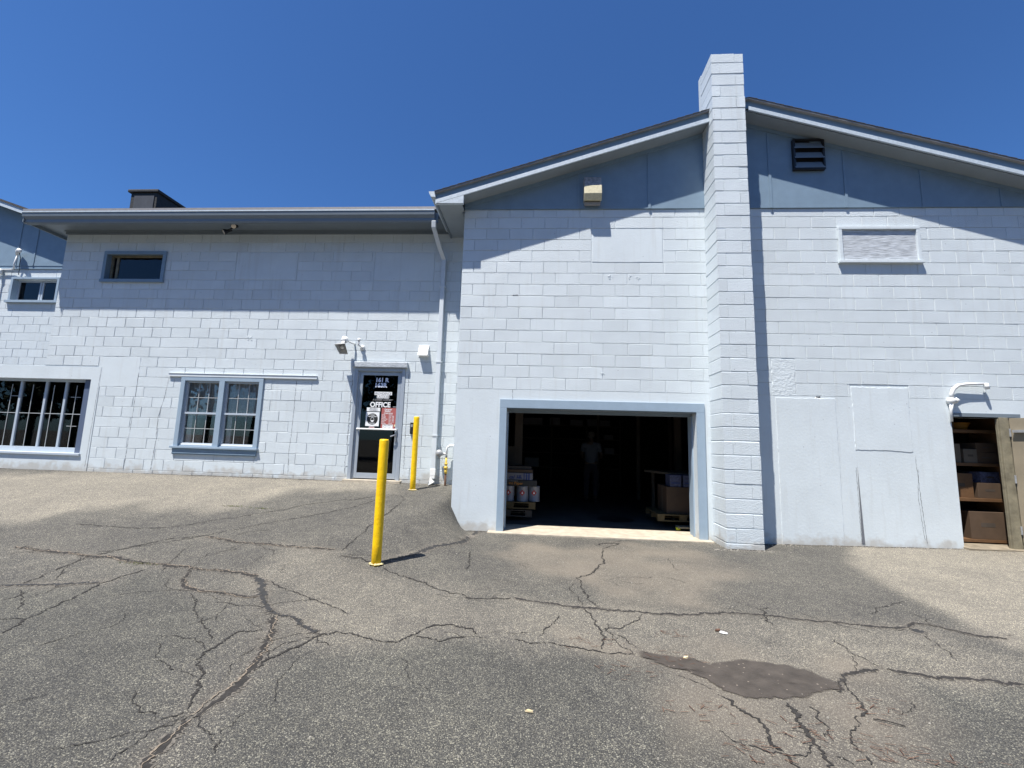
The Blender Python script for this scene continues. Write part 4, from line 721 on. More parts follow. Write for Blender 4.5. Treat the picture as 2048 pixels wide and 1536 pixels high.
for k, (dname, tm) in enumerate((('Sunday', 'Closed'), ('Monday', '7:30 - 5:00'), ('Tuesday', '7:30 - 5:00'), ('Wednesday', '7:30 - 5:00'), ('Thursday', '7:30 - 5:00'), ('Friday', '7:30 - 5:00'), ('Saturday', 'Closed'))):
    z = 1.875 - k * .027; text(dname, .024, -1.625, z, yt - .004, M['letter'], p, .0004); text(tm, .024, -1.49, z, yt - .004, M['letter'], p, .0004)
p = poster('face_notice', 'small white notice with two round face drawings, overlapping the foot of the red poster', -1.60, -1.40, 1.622, 1.70, M['letter'], .0032)
mb = MB(); disc(mb, -1.55, 1.655, .025, .025, yt - .0078, ri=.88); disc(mb, -1.47, 1.655, .025, .025, yt - .0078, ri=.88); mb.box(-1.59, -1.41, yt - .0079, yt - .0076, 1.687, 1.693); obj('drawing', mb, M['ink'], p)
p = poster('yellow_note', 'cream sticky note at the right edge of the office door glass above the push bar', -1.375, -1.30, 1.66, 1.70, M['cream'], .007)
p = poster('small_sticker', 'tiny white and red sticker under the masked face poster on the office door', -1.865, -1.76, 1.622, 1.65, M['letter'], .0)
mb = MB(); mb.box(-1.86, -1.765, yt - .0045, yt - .0036, 1.63, 1.643); obj('red_text_bar', mb, M['posterred'], p)

# ================================================= annex at the far left
an = thing('left_annex', 'pale block annex with blue gable at the far left, behind the shop window wall', 'building', (-13, 5, .6))
AW = (-11.80, -10.60, 4.56, 5.11)
mb = MB(); blocks(mb, -15, -8.8, 2.2, 5.38, S2, 5.37, -10.9, [AW]); body(mb, -15, -8.8, .2, 5.45, S2 + .007, S2 + .25, [AW]); obj('block_wall', mb, M['wall'], an)
mb = MB(); mb.box(-15, -8.8, S2 - .03, S2 - .0005, 5.375, 5.45); obj('ledge_board', mb, M['siding'], an)
AT = lambda x: 7.03 - .335 * (x + 12.1)
mb = MB(); mb.prism([(-15, 5.4501), (-8.8, 5.4501), (-8.8, AT(-8.8) - .1), (-15, AT(-15) - .1)], S2 - .04, S2 + .2); obj('gable_siding', mb, M['siding'], an)
for x in (-14.2, -13, -11.80, -11.33, -10.35):
    mb = MB(); mb.box(x - .02, x + .02, S2 - .052, S2 - .041, 5.455, AT(x) - .15); obj('siding_batten', mb, M['siding'], an)
mb = MB(); mb.prism([(-15, AT(-15) - .14), (-8.8, AT(-8.8) - .14), (-8.8, AT(-8.8) - .02), (-15, AT(-15) - .02)], S2 - .36, S2 - .33); obj('rake_board', mb, M['trimlight'], an)
mb = MB(); mb.prism([(-15, AT(-15) - .02), (-8.8, AT(-8.8) - .02), (-8.8, AT(-8.8) + .03), (-15, AT(-15) + .03)], S2 - .38, S2 + 6); obj('roof', mb, M['shingle'], an)
mb = MB(); a, b, c, d = -11.85, -10.55, 4.53, 5.155
mb.box(a, b, S2 - .04, S2 - .0005, d - .045, d); mb.box(a, a + .06, S2 - .04, S2 - .0005, c, d - .0455); mb.box(b - .06, b, S2 - .04, S2 - .0005, c, d - .0455); mb.box(a - .05, b + .05, S2 - .07, S2 - .0005, c - .03, c + .03)
mb.box(a + .05, a + .06, S2, S2 + .14, c, d - .05)
aw = obj('slider_window', mb, M['trim'], an, bevel=.003)
mb = MB(); 
for x in (a + .06, a + .66, a + .72, b - .11): mb.box(x, x + .04, S2 + .08, S2 + .12, c + .07, d - .09)
mb.box(a + .06, b - .06, S2 + .079, S2 + .121, c + .03, c + .07); mb.box(a + .06, b - .06, S2 + .079, S2 + .121, d - .09, d - .05); obj('sash', mb, M['vinylblue'], aw)
mb = MB(); mb.box(a + .06, b - .06, S2 + .10, S2 + .104, c + .05, d - .05); obj('pane', mb, M['glass'], aw)
mb = MB(); mb.box(-15, -8.8, S2 + 1.5, S2 + 1.6, 4, 5.6); mb.box(-15, -8.8, S2 + .25, S2 + 1.6, 5.45, 5.5); mb.box(-15, -8.8, S2 + .25, S2 + 1.6, 4, 4.05); obj('interior_lining', mb, M['dark'], an)
# conduit with service head
cd = thing('service_conduit', 'thin pale conduit with a weather head rising from the blue siding at the far left', 'conduit', (-11.7, S2, 5.3))
mb = MB(); Yc = S2 - .11
mb.tube([(-13.0, S2 - .06, 5.33), (-11.85, S2 - .06, 5.345), (-11.77, S2 - .08, 5.37), (-11.75, Yc, 5.45), (-11.70, Yc, 5.72)], .018, 8); obj('pipe', mb, M['white'], cd, True)
mb = MB(); mb.tube([(-11.72, Yc, 5.70), (-11.69, Yc - .01, 5.78), (-11.60, Yc - .06, 5.80), (-11.56, Yc - .08, 5.75)], [.03, .05, .05, .03], 10); obj('weather_head', mb, M['white'], cd, True)
mb = MB(); mb.tube([(-11.58, Yc - .07, 5.76), (-11.56, Yc - .03, 5.6), (-11.63, Yc + .02, 5.45), (-11.58, Yc, 5.3), (-11.62, Yc + .03, 5.2)], .007, 6); obj('cable', mb, M['black'], cd, True)
mb = MB(); mb.tube([(-12.16, S2 - .06, 5.33), (-12.16, S2 - .06, 4.3)], .02, 8); mb.tube([(-12.16, S2 - .06, 5.36), (-12.16, S2 - .06, 5.22)], .045, 8); obj('side_pipe', mb, M['white'], cd, True)

# ================================================= fixtures
# roof curb on the wing
rc = thing('roof_curb', 'long black tarred curb box standing on the roof of the office wing', 'roof curb', (-7.7, 2.5, 6.3))
mb = MB(); mb.box(-8.08, -7.44, 1.6, 4.6, 6.0, 6.86); obj('curb_body', mb, M['tar'], rc, bevel=.01)
mb = MB(); mb.box(-8.14, -7.40, 1.56, 4.65, 6.86, 6.93); obj('curb_cap', mb, M['tar'], rc, bevel=.015)
mb = MB(); mb.box(-7.98, -7.50, 1.585, 1.5995, 6.2, 6.78); obj('flashing_sheet', mb, M['flash'], rc)
# gable flood light
wl = thing('gable_wall_light', 'square wall light with cream lens high on the blue gable, left of the chimney', 'wall light', (2.23, -.02, 5.75))
mb = MB(); mb.box(2.085, 2.385, -.07, -.0225, 5.60, 6.03); obj('back_box', mb, M['gasgrey'], wl, bevel=.006)
def xprism(mb, prof, x0, x1): mb.loft([[(x, y, z) for y, z in prof] for x in (x0, x1)]); return mb
mb = MB(); xprism(mb, [(-.0705, 5.83), (-.0705, 6.02), (-.14, 6.02), (-.20, 5.83)], 2.09, 2.38); obj('upper_lens', mb, M['lensclear'], wl, bevel=.006)
mb = MB(); xprism(mb, [(-.0705, 5.60), (-.0705, 5.829), (-.205, 5.829), (-.225, 5.67), (-.17, 5.57)], 2.085, 2.385); obj('lower_lens', mb, M['lens'], wl, bevel=.008)
mb = MB(); xprism(mb, [(-.06, 5.53), (-.06, 5.598), (-.13, 5.565), (-.12, 5.53)], 2.10, 2.37); obj('base_lip', mb, M['drip'], wl)
# eave spotlights
sp = thing('eave_spotlight', 'black twin-head spotlight hanging under the eave of the office wing', 'spotlight', (-4.85, .72, 5.6))
mb = MB(); mb.tube([(-4.80, .72, 5.599), (-4.80, .72, 5.57)], .055, 14); mb.tube([(-4.80, .72, 5.57), (-4.86, .70, 5.52)], .014, 8); obj('mount', mb, M['black'], sp)
def head(c, d, r, L, nm, par, m=M['black']):
    c = Vector(c); d = Vector(d).normalized(); mb = MB(); mb.tube([c - d * L, c - d * L * .55, c - d * L * .1, c], [r * .45, r * .5, r * .95, r], 16, cap=True); h = obj(nm, mb, m, par, True)
    mb = MB(); mb.tube([c + d * .0015, c + d * .004], [r * .88, r * .88], 16); obj('lens', mb, M['bulb'], h); return h
head((-4.98, .66, 5.43), (-.75, -.55, -.6), .06, .15, 'lamp_head', sp); head((-4.74, .60, 5.52), (.2, -.5, -.2), .05, .11, 'lamp_head', sp)
mb = MB(); mb.tube([(-4.86, .70, 5.52), (-4.90, .71, 5.49)], .02, 8); mb.tube([(-4.80, .71, 5.56), (-4.76, .66, 5.54)], .016, 8); obj('arm', mb, M['black'], sp)
# horn speaker
hs = thing('horn_speaker', 'grey square-mouthed horn loudspeaker angled down beside the office door', 'speaker', (-2.3, S, 3.1))
mo = [Vector((-2.48, S - .13, 3.02)), Vector((-2.31, S - .13, 3.02)), Vector((-2.25, S - .42, 3.165)), Vector((-2.455, S - .42, 3.15))]
c = sum(mo, Vector()) / 4; d = (mo[1] - mo[0]).cross(mo[3] - mo[0]).normalized(); d = d if d.z < 0 else -d
rg = lambda k, h: [c + (q - c) * k - d * h for q in mo]
mb = MB(); mb.loft([rg(.22, .18), rg(.34, .12), rg(.8, .035), rg(1.0, .0), rg(.93, .0), rg(.76, .03), rg(.28, .10)], True); obj('horn', mb, M['gasgrey'], hs, bevel=.003)
mb = MB(); mb.tube([c - d * .17, c - d * .19, c - d * .27], [.045, .065, .055], 14); obj('driver', mb, M['white'], hs, True)
mb = MB(); mb.tube([c - d * .10, c - d * .03], [.02, .034], 12); obj('horn_plug', mb, M['white'], hs, True)
mb = MB(); mb.tube([c - d * .22, Vector((-2.26, S - .06, 3.25)), Vector((-2.25, S, 3.25))], .018, 8); obj('bracket', mb, M['white'], hs)
# small ball bracket
br = thing('ball_bracket', 'small white painted ball-ended bracket on the wall above the office door', 'bracket', (-2.1, S, 3.25))
mb = MB(); mb.tube([(-2.09, S - .001, 3.18), (-2.09, S - .03, 3.18)], [.055, .045], 10); mb.tube([(-2.09, S - .03, 3.18), (-2.13, S - .10, 3.21), (-2.12, S - .11, 3.29)], .018, 8); obj('arm', mb, M['white'], br, True)
mb = MB(); mb.tube([(-2.12, S - .11, 3.275), (-2.12, S - .11, 3.285), (-2.12, S - .11, 3.31), (-2.12, S - .11, 3.335), (-2.12, S - .11, 3.345)], [.01, .028, .037, .028, .008], 12); obj('ball', mb, M['white'], br, True)
# vent hood
vh = thing('vent_hood', 'white square vent hood on the block wall between office door and downspout', 'vent', (-.85, S, 3.1))
mb = MB(); mb.box(-.965, -.755, S - .012, S - .0005, 3.02, 3.245); obj('back_plate', mb, M['white'], vh, bevel=.002)
mb = MB(); xprism(mb, [(S - .0125, 3.03), (S - .0125, 3.225), (S - .03, 3.225), (S - .115, 3.03)], -.95, -.765); obj('hood', mb, M['white'], vh, bevel=.003)
# black box
bb = thing('card_reader', 'small black box on the wall just right of the office door, behind the far bollard', 'card reader', (-.99, S, 1.63))
mb = MB(); mb.box(-1.035, -.965, S - .045, S - .0005, 1.53, 1.745); obj('housing', mb, M['black'], bb, bevel=.006); mb = MB(); mb.box(-1.02, -.98, S - .048, S - .0455, 1.66, 1.71); obj('reader_face', mb, M['gasgrey'], bb)
# downspout
ds = thing('downspout', 'pale square downspout running from the wing gutter to the ground beside the garage corner', 'downspout', (-.55, S, .6))
def strip(mb, pts, hw, hd):
    rings = []
    for k, (x, y, z) in enumerate(pts): rings.append([(x - hw, y - hd, z), (x + hw, y - hd, z), (x + hw, y + hd, z), (x - hw, y + hd, z)])
    mb.loft(rings); return mb
mb = strip(MB(), [(-.665, .45, 5.53), (-.665, .47, 5.40), (-.60, .75, 5.12), (-.545, .92, 4.96), (-.545, .92, .85)], .042, .034); obj('pipe', mb, M['offwhite'], ds, bevel=.008)
mb = strip(MB(), [(-.545, .918, .90), (-.545, .915, .78)], .05, .042); mb.loft([[(x + dx, .915 + dy, z + dz) for dx, dy, dz in ((-.045, -.04, 0), (.045, -.04, 0), (.045, .04, 0), (-.045, .04, 0))] for x, z in ((-.545, .79), (-.55, .72))]); mb.loft([[(-.60, .80, .60), (-.60, .88, .60), (-.60, .88, .66), (-.60, .80, .66)][::-1], [(-.505, .875, .66), (-.505, .955, .66), (-.585, .955, .75), (-.585, .875, .75)][::-1]]); obj('outlet', mb, M['white'], ds, bevel=.006)
mb = MB()
for z in (4.4, 2.9, 1.5): mb.box(-.60, -.49, .878, S - .0005, z, z + .03)
obj('strap', mb, M['offwhite'], ds)
# gas riser
gs = thing('gas_riser', 'gas pipe with grey regulator and yellow valve in the corner by the downspout', 'gas pipe', (-.3, .9, .6))
mb = MB(); mb.tube([(-.30, .87, .45), (-.30, .87, .82)], .02, 8); obj('riser', mb, M['soil'], gs, True)
mb = MB(); mb.tube([(-.30, .87, .82), (-.30, .87, .90)], .028, 8); mb.tube([(-.30, .87, .90), (-.30, .87, 1.12)], .018, 8); mb.tube([(-.30, .84, .93), (-.30, .90, .93)], .035, 8); mb.tube([(-.30, .87, .98), (-.30, .87, 1.02)], .03, 8); obj('valve', mb, M['brass'], gs, True)
mb = MB(); mb.tube([(-.30, .87, 1.12), (-.30, .87, 1.17), (-.37, .86, 1.19)], .022, 8); mb.tube([(-.43, .80, 1.19), (-.43, .83, 1.19), (-.43, .88, 1.19)], [.05, .068, .05], 16); mb.tube([(-.43, .84, 1.22), (-.43, .84, 1.11)], .022, 8); mb.tube([(-.48, .84, 1.17), (-.36, .84, 1.17)], .02, 8); obj('regulator', mb, M['gasgrey'], gs, True)
mb = MB(); mb.tube([(-.30, .87, 1.15), (-.29, .87, 1.30), (-.24, .87, 1.34), (-.02, .87, 1.34)], .02, 8); obj('elbow_pipe', mb, M['white'], gs, True)
# gooseneck conduit over right doorway
gn = thing('gooseneck_conduit', 'white painted curved conduit with round box above the shelf doorway', 'conduit', (7.8, 0, 2.3))
mb = MB(); mb.tube([(7.80, -.04, 2.30), (7.80, -.05, 2.38), (7.83, -.06, 2.46), (7.90, -.065, 2.515), (8.02, -.068, 2.535), (8.30, -.07, 2.545)], [.028, .028, .030, .028, .022, .018], 10); mb.tube([(8.29, -.07, 2.55), (8.31, -.075, 2.46)], [.035, .03], 8); obj('curved_pipe', mb, M['white'], gn, True)
mb = MB(); mb.tube([(7.80, -.001, 2.27), (7.80, -.05, 2.27), (7.80, -.08, 2.26)], [.055, .055, .04], 14); mb.tube([(7.84, -.04, 2.30), (7.88, -.06, 2.26)], .035, 10); obj('junction_box', mb, M['white'], gn, True)
mb = MB(); mb.tube([(7.79, -.04, 2.24), (7.785, -.03, 2.12), (7.785, -.02, 1.95)], [.03, .018, .018], 8); obj('drop_pipe', mb, M['white'], gn, True)

# ================================================= bollards
def bollard(x, y, z, h, label):
    t = thing('bollard', label, 'bollard', (x, y, z), 'yellow steel bollards by the office door')
    return t
r0 = .052
t = bollard(0, 0, 0, 1.31, 'nearer yellow bollard, standing alone on the open asphalt in front of the office door')
mb = MB(); n = 28; rings = []
for z, r in [(-.25, r0), (.2, r0), (.6, r0), (1.0, r0), (1.285, r0), (1.297, r0 * .97), (1.304, r0 * .8), (1.306, r0 * .4)]: rings.append([(r * math.cos(2 * math.pi * k / n), r * math.sin(2 * math.pi * k / n), z) for k in range(n)])
mb.loft(rings); pst = obj('post', mb, M['yellow'], t, True)
mb = MB(); rr = random.Random(5); n = 30
ring = [((.066 + rr.uniform(-.012, .022)) * math.cos(2 * math.pi * k / n), (.066 + rr.uniform(-.012, .022)) * math.sin(2 * math.pi * k / n)) for k in range(n)]
mb.loft([[(x, y, .004) for x, y in ring], [(x * .7, y * .7, .018) for x, y in ring]]); foot = obj('collar', mb, mat('yellow_splashed_mortar', (.50, .42, .22), .8, var=.2, vs=20), t)
t.location = (-.323, -2.399, float(g(-.323, -2.399))); t.scale = (1, 1, 1.028)
t2 = t.copy(); COL.objects.link(t2); t2.location = (-.781, .454, float(g(-.781, .454))); t2.scale = (.95, .95, .981); t2['label'] = 'farther yellow bollard, close to the wall by the downspout and black card reader'
for ch in (pst, foot):
    c2 = ch.copy(); COL.objects.link(c2); c2.parent = t2
for ch in list(t.children): ch.matrix_parent_inverse = Matrix.Identity(4)
for ch in list(t2.children): ch.matrix_parent_inverse = Matrix.Identity(4)
foot.location.z = 0; 

# ================================================= contents of the garage
def pallet(x0, x1, y0, y1, z, label, m=M['pallet']):
    t = thing('pallet', label, 'pallet', ((x0 + x1) / 2, (y0 + y1) / 2, z), 'wooden pallets in the garage')
    mb = MB(); n = 6; w = (y1 - y0) / n
    for k in range(n): mb.box(x0, x1, y0 + w * k, y0 + w * k + w * .8, z + .10, z + .12)
    obj('deck', mb, m, t)
    for yy in (y0, (y0 + y1) / 2 - .04, y1 - .08):
        for xx in (x0, (x0 + x1) / 2 - .06, x1 - .12): mb = MB(); mb.box(xx, xx + .12, yy, yy + .08, z + .02, z + .0995); obj('spacer_block', mb, m, t)
    mb = MB()
    for yy in (y0, (y0 + y1) / 2 - .04, y1 - .08): mb.box(x0, x1, yy, yy + .08, z, z + .0195)
    obj('runners', mb, m, t); return t
pallet(.45, 1.36, .95, 1.9, .235, 'yellowish pallet carrying the white pails, on top of the darker one', M['pallet'])
pallet(.40, 1.30, .98, 1.9, .09, 'dark pallet at the bottom of the stack left inside the garage bay', M['post'])
pallet(3.52, 4.42, .88, 1.8, .13, 'pale pallet holding the brown carton just inside the right jamb')
mb = MB()
def pail(x, y, z, label):
    t = thing('pail', label, 'pail', (x, y, z), 'white pails of lacquer on the pallet')
    mb = MB(); mb.tube([(x, y, z), (x, y, z + .012), (x, y, z + .015), (x, y, z + .262), (x, y, z + .268), (x, y, z + .275)], [.108, .11, .106, .106, .11, .108], 24); obj('drum', mb, M['can'], t, True)
    mb = MB(); yy = y - .109; zc = z + .16; mb.v = [(x, yy, zc - .055), (x + .05, yy + .0, zc), (x, yy, zc + .055), (x - .05, yy + .0, zc)]; mb.f = [(0, 1, 2, 3)]; mb.t = [1.]
    lb = obj('hazard_diamond', mb, M['red'], t); mb = MB(); mb.prism([(x - .012, zc - .02), (x + .012, zc - .02), (x + .014, zc), (x, zc + .026), (x - .012, zc)], yy - .002, yy - .001); obj('flame', mb, M['letter'], lb)
for x, l in ((.80, 'white pail with red hazard diamond half hidden by the left garage jamb'), (1.035 + .08, 'white pail with red hazard diamond in the middle of the row on the pallet'), (.0, '')):
    if l: pail(x if x != .80 else .86, 1.10, .356, l)
pail(1.36 - .03, 1.16, .356, 'white pail with red hazard diamond at the open end of the pallet row')
def carton(name, label, x0, x1, y0, y1, z0, z1, m, extra=None, group=None):
    t = thing(name, label, 'carton', ((x0 + x1) / 2, (y0 + y1) / 2, z0), group)
    mb = MB(); mb.box(x0, x1, y0, y1, z0, z1); o = obj('box', mb, m, t, bevel=.004)
    mb = MB(); mb.box((x0 + x1) / 2 - .025, (x0 + x1) / 2 + .025, y0 - .001, y1 + .001, z1 + .0002, z1 + .0012); obj('tape', mb, M['cartonpale'], t)
    return t
t = carton('black_carton', 'flat black carton with orange lettering lying on the white pails', .55, 1.38, 1.02, 1.45, .633, .74, M['blackbox'])
text('ing Paper', .07, .86, .66, 1.018, M['orange'], t, .001)
text('multi-purpose', .03, .86, .715, 1.018, M['lettergrey'], t)
t = carton('white_carton', 'white carton with navy stripes and lettering stacked on the black carton', .55, 1.30, 1.04, 1.45, .742, .87, M['whitebox'])
text('cal 19', .09, .86, .765, 1.038, M['navy'], t, .003, .3)
mb = MB()
for x, w in ((1.13, .02), (1.17, .03), (1.215, .03)): mb.box(x, x + w, 1.036, 1.0395, .745, .868)
mb.box(1.02, 1.10, 1.036, 1.0395, .77, .79); obj('stripes', mb, M['navy'], t)
t = carton('brown_carton', 'torn flat brown carton topping the stack above the white pails', .55, 1.30, 1.06, 1.45, .872, .93, M['carton'])
t = carton('brown_carton', 'thin brown carton lying askew on top of the whole stack by the left jamb', .60, 1.27, 1.10, 1.5, .932, .99, M['post'])
mb = MB(); mb.box(3.71, 4.4, .98, 1.6, .251, .72); t = thing('large_carton', 'big brown carton standing on the pallet by the right garage jamb', 'carton', (4.05, 1.3, .25)); obj('box', mb, M['carton'], t, bevel=.006)
mb = MB(); mb.box(3.709, 3.7095, 1.25, 1.31, .26, .72); obj('tape', mb, M['cartonpale'], t)
for x, l in ((3.78, 'blue printed carton at the left on top of the big brown carton'), (4.02, 'blue printed carton partly hidden by the jamb on top of the big brown carton')):
    mb = MB(); mb.box(x, x + .2, 1.0, 1.3, .722, .93); t = thing('blue_carton', l, 'carton', (x + .1, 1.15, .722), 'blue printed cartons'); obj('box', mb, M['bluebox'], t, bevel=.004); mb = MB(); mb.box(x + .02, x + .18, .998, .9995, .78, .80); obj('print_bar', mb, M['navy'], t)
t = thing('work_table', 'dark work table with a pale edge behind the cartons at the right of the bay', 'table', (4.3, 1.9, .016))
mb = MB(); mb.loft([[(x, y, z) for x, y in ((3.62, 2.3), (3.9, 1.5), (5.2, 1.5), (5.2, 2.6), (3.75, 2.6))] for z in (.90, .94)]); obj('table_top', mb, M['cartonpale'], t)
for x, y in ((4.0, 1.62), (5.1, 1.62), (3.85, 2.5), (5.1, 2.5)): mb = MB(); mb.box(x - .03, x + .03, y - .03, y + .03, .016, .899); obj('leg', mb, M['post'], t)
t = thing('wheel_chock', 'grey block with a bright yellow end on the floor inside the right garage jamb', 'chock', (3.85, .72, .018))
mb = MB(); mb.box(3.80, 4.1, .66, .82, .05, .085); obj('pad', mb, M['woodgrey'], t, bevel=.01); mb = MB(); mb.tube([(3.78, .70, .035), (3.84, .70, .05)], [.03, .035], 10); obj('yellow_end', mb, M['yellowpl'], t, True)
# back shelves
sh = thing('storage_rack', 'long dark rack of stored goods along the back of the garage', 'rack', (2.5, 8.5, .016))
mb = MB()
for z in (.6, 1.1, 1.6, 2.05): mb.box(.6, 4.2, 8.2, 8.8, z, z + .03)
obj('shelf_boards', mb, M['post'], sh)
for x in (.6, 1.8, 3.0, 4.15): mb = MB(); mb.box(x, x + .05, 8.2, 8.25, .016, 2.3); obj('upright', mb, M['post'], sh)
rr = random.Random(9)
for i, (x, z, w, h, d) in enumerate(((.75, 2.081, .75, .24, 'pale carton at the far left of the top rack shelf'), (1.75, 2.081, .36, .26, 'pale carton second from the left on the top rack shelf'), (2.45, 2.081, .45, .2, 'pale carton right of centre on the top rack shelf'), (3.0, 2.081, .42, .24, 'pale carton behind the man on the top rack shelf'), (3.50, 2.081, .35, .2, 'pale carton at the right end of the top rack shelf'), (3.65, 1.131, .33, .2, 'pale carton right of the man on the waist-high shelf'), (3.65, 1.631, .3, .16, 'pale carton right of the man at shoulder height'), (.9, .631, .5, .3, 'pale carton low on the rack at the left'))):
    mb = MB(); mb.box(x, x + w, 8.25, 8.6, z, z + h); o = obj('rack_carton', mb, M['whitebox'], bevel=.004); tag(o, d, 'carton', 'cartons on the back rack')

# ---- person at the back of the garage, seen from behind
def skin_mesh(name, verts, edges, radii, m, parent, root=0, lvl=2):
    me = bpy.data.meshes.new(name); me.from_pydata(verts, edges, []); o = bpy.data.objects.new(name, me); COL.objects.link(o)
    sm = o.modifiers.new('skin', 'SKIN'); sm.use_smooth_shade = True
    for i, r in enumerate(radii): me.skin_vertices[0].data[i].radius = r if isinstance(r, tuple) else (r, r)
    me.skin_vertices[0].data[root].use_root = True
    s = o.modifiers.new('sub', 'SUBSURF'); s.levels = lvl; s.render_levels = lvl
    bpy.context.view_layer.update(); ev = o.evaluated_get(bpy.context.evaluated_depsgraph_get()); nm = bpy.data.meshes.new_from_object(ev)
    bpy.data.objects.remove(o); nm.materials.clear(); nm.materials.append(m); q = bpy.data.objects.new(name, nm); COL.objects.link(q); q.parent = parent
    return q
pe = thing('person', 'grey haired person in a pale short sleeved shirt seen from behind deep in the garage', 'person', (2.74, 4.3, .016)); pe.rotation_euler = (0, 0, math.radians(-14))
bv = [(0, 0, .95), (0, 0, 1.1), (0, .01, 1.25), (0, .01, 1.40), (0, 0, 1.50), (0, .02, 1.57), (0, .03, 1.66), (0, .03, 1.74)]
be = [(i, i + 1) for i in range(7)]; brd_ = [(.15, .11), (.14, .105), (.155, .115), (.15, .11), (.06, .06), (.055, .06), (.078, .095), (.05, .06)]
def add(ps, rs, par):
    for p_, r_ in zip(ps, rs): bv.append(p_); brd_.append((r_, r_)); be.append((par, len(bv) - 1)); par = len(bv) - 1
    return par
for s in (-1, 1):
    add([(.10 * s, 0, .88), (.11 * s, .01, .50), (.11 * s, -.01, .10), (.12 * s, .03, .04), (.125 * s, .16, .03)], [.09, .06, .042, .045, .03], 0)
wr = []
wr.append(add([(-.19, 0, 1.40), (-.25, .04, 1.13), (-.20, .22, 1.02)], [.058, .04, .028], 3))
wr.append(add([(.19, 0, 1.40), (.27, .05, 1.14), (.21, .25, 1.08)], [.058, .04, .028], 3))
for s, w_ in ((-1, wr[0]), (1, wr[1])):
    b0 = bv[w_]; palm = add([(b0[0] - .01 * s, b0[1] + .07, b0[2] + .005)], [.024], w_)
    for k in range(4): q = bv[palm]; add([(q[0] + (k - 1.5) * .020, q[1] + .03, q[2]), (q[0] + (k - 1.5) * .022, q[1] + .065 - .006 * abs(k - 1), q[2] - .015), (q[0] + (k - 1.5) * .022, q[1] + .082 - .006 * abs(k - 1), q[2] - .035)], [.009, .008, .007], palm)
    q = bv[w_]; add([(q[0] - .03 * s, q[1] + .04, q[2] + .01), (q[0] - .045 * s, q[1] + .07, q[2] - .005)], [.010, .009], w_)
skin_mesh('body', bv, be, brd_, M['skin'], pe)
sv = [(0, 0, .90), (0, 0, 1.12), (0, .01, 1.27), (0, .01, 1.41), (0, 0, 1.49), (-.19, 0, 1.405), (-.225, .02, 1.22), (.19, 0, 1.405), (.235, .02, 1.22)]
skin_mesh('shirt', sv, [(0, 1), (1, 2), (2, 3), (3, 4), (3, 5), (5, 6), (3, 7), (7, 8)], [(.19, .15), (.18, .14), (.185, .14), (.175, .125), (.075, .07), .075, .07, .075, .07], M['shirt'], pe)
tv = [(0, 0, .98), (0, 0, .90), (-.105, 0, .82), (-.115, .01, .5), (-.115, -.01, .1), (.105, 0, .82), (.115, .01, .5), (.115, -.01, .1)]
skin_mesh('trousers', tv, [(0, 1), (1, 2), (2, 3), (3, 4), (1, 5), (5, 6), (6, 7)], [(.165, .125), (.165, .125), .105, .08, .07, .105, .08, .07], M['trouser'], pe)
skin_mesh('hair', [(0, -.02, 1.575), (0, -.01, 1.68), (0, .015, 1.75)], [(0, 1), (1, 2)], [(.095, .085), (.108, .11), (.075, .09)], M['hair'], pe)
mbs = MB()
for s in (-1, 1): mbs.tube([(.12 * s, -.06, .035), (.12 * s, .05, .045), (.125 * s, .2, .03)], [.04, .048, .03], 12)
so_ = obj('shoes', mbs, M['shoe'], pe, True); so_.matrix_parent_inverse = Matrix.Identity(4)

# ================================================= shelves in the right doorway
st = thing('pine_shelf_unit', 'pine shelf unit packed with boxes inside the narrow doorway at the right edge', 'shelf', (8.3, .6, .085))
for z in (.72, 1.27, 1.80): mb = MB(); mb.box(7.85, 8.74, .30, .76, z, z + .05); obj('shelf', mb, M['wood'], st, bevel=.003)
mb = MB(); mb.box(7.85, 8.74, .30, .76, .10, .14); obj('shelf', mb, M['wood'], st)
for x in (7.811, 8.741): mb = MB(); mb.box(x, x + .038, .27, .78, .086, 2.1); obj('upright', mb, M['wood'], st, bevel=.003)
bx = [(7.93, .40, 1.321, .26, .30, 'cartonpale', 'pale open carton at the left of the middle shelf in the doorway'), (8.22, .38, 1.321, .2, .22, 'cartonpale', 'small pale carton mid way along the middle shelf in the doorway'), (8.45, .38, 1.321, .34, .17, 'carton', 'brown carton at the right of the middle shelf, below another'),
      (8.45, .39, 1.493, .33, .15, 'carton', 'brown carton lying on another at the right of the middle shelf'), (7.95, .42, .771, .40, .38, 'wood', 'dark brown carton at the left of the shelf below the middle'), (8.42, .38, .771, .36, .24, 'carton', 'brown carton at the right of the shelf below the middle'),
      (8.45, .40, 1.012, .3, .17, 'bluebox', 'printed carton resting on a brown one right of the third shelf'), (8.28, .38, .141, .5, .42, 'carton', 'big brown carton on the bottom shelf of the doorway unit'), (7.95, .42, 1.851, .2, .18, 'carton', 'small brown carton on the top shelf of the doorway unit')]
for x, y, z, w, h, m, l in bx:
    t = thing('shelf_carton', l, 'carton', (x + w / 2, y + .15, z), 'cartons on the pine shelves'); y -= .06; x = min(x, 8.735 - w); mb = MB(); mb.box(x, x + w, y, y + .32, z, z + h); obj('box', mb, M[m], t, bevel=.004)
    mb = MB(); mb.box(x + w * .3, x + w * .7, y - .0015, y - .0005, z + h * .45, z + h * .6); obj('print', mb, M['post'], t); t.rotation_euler = (0, 0, math.radians(rr.uniform(-4, 4)))
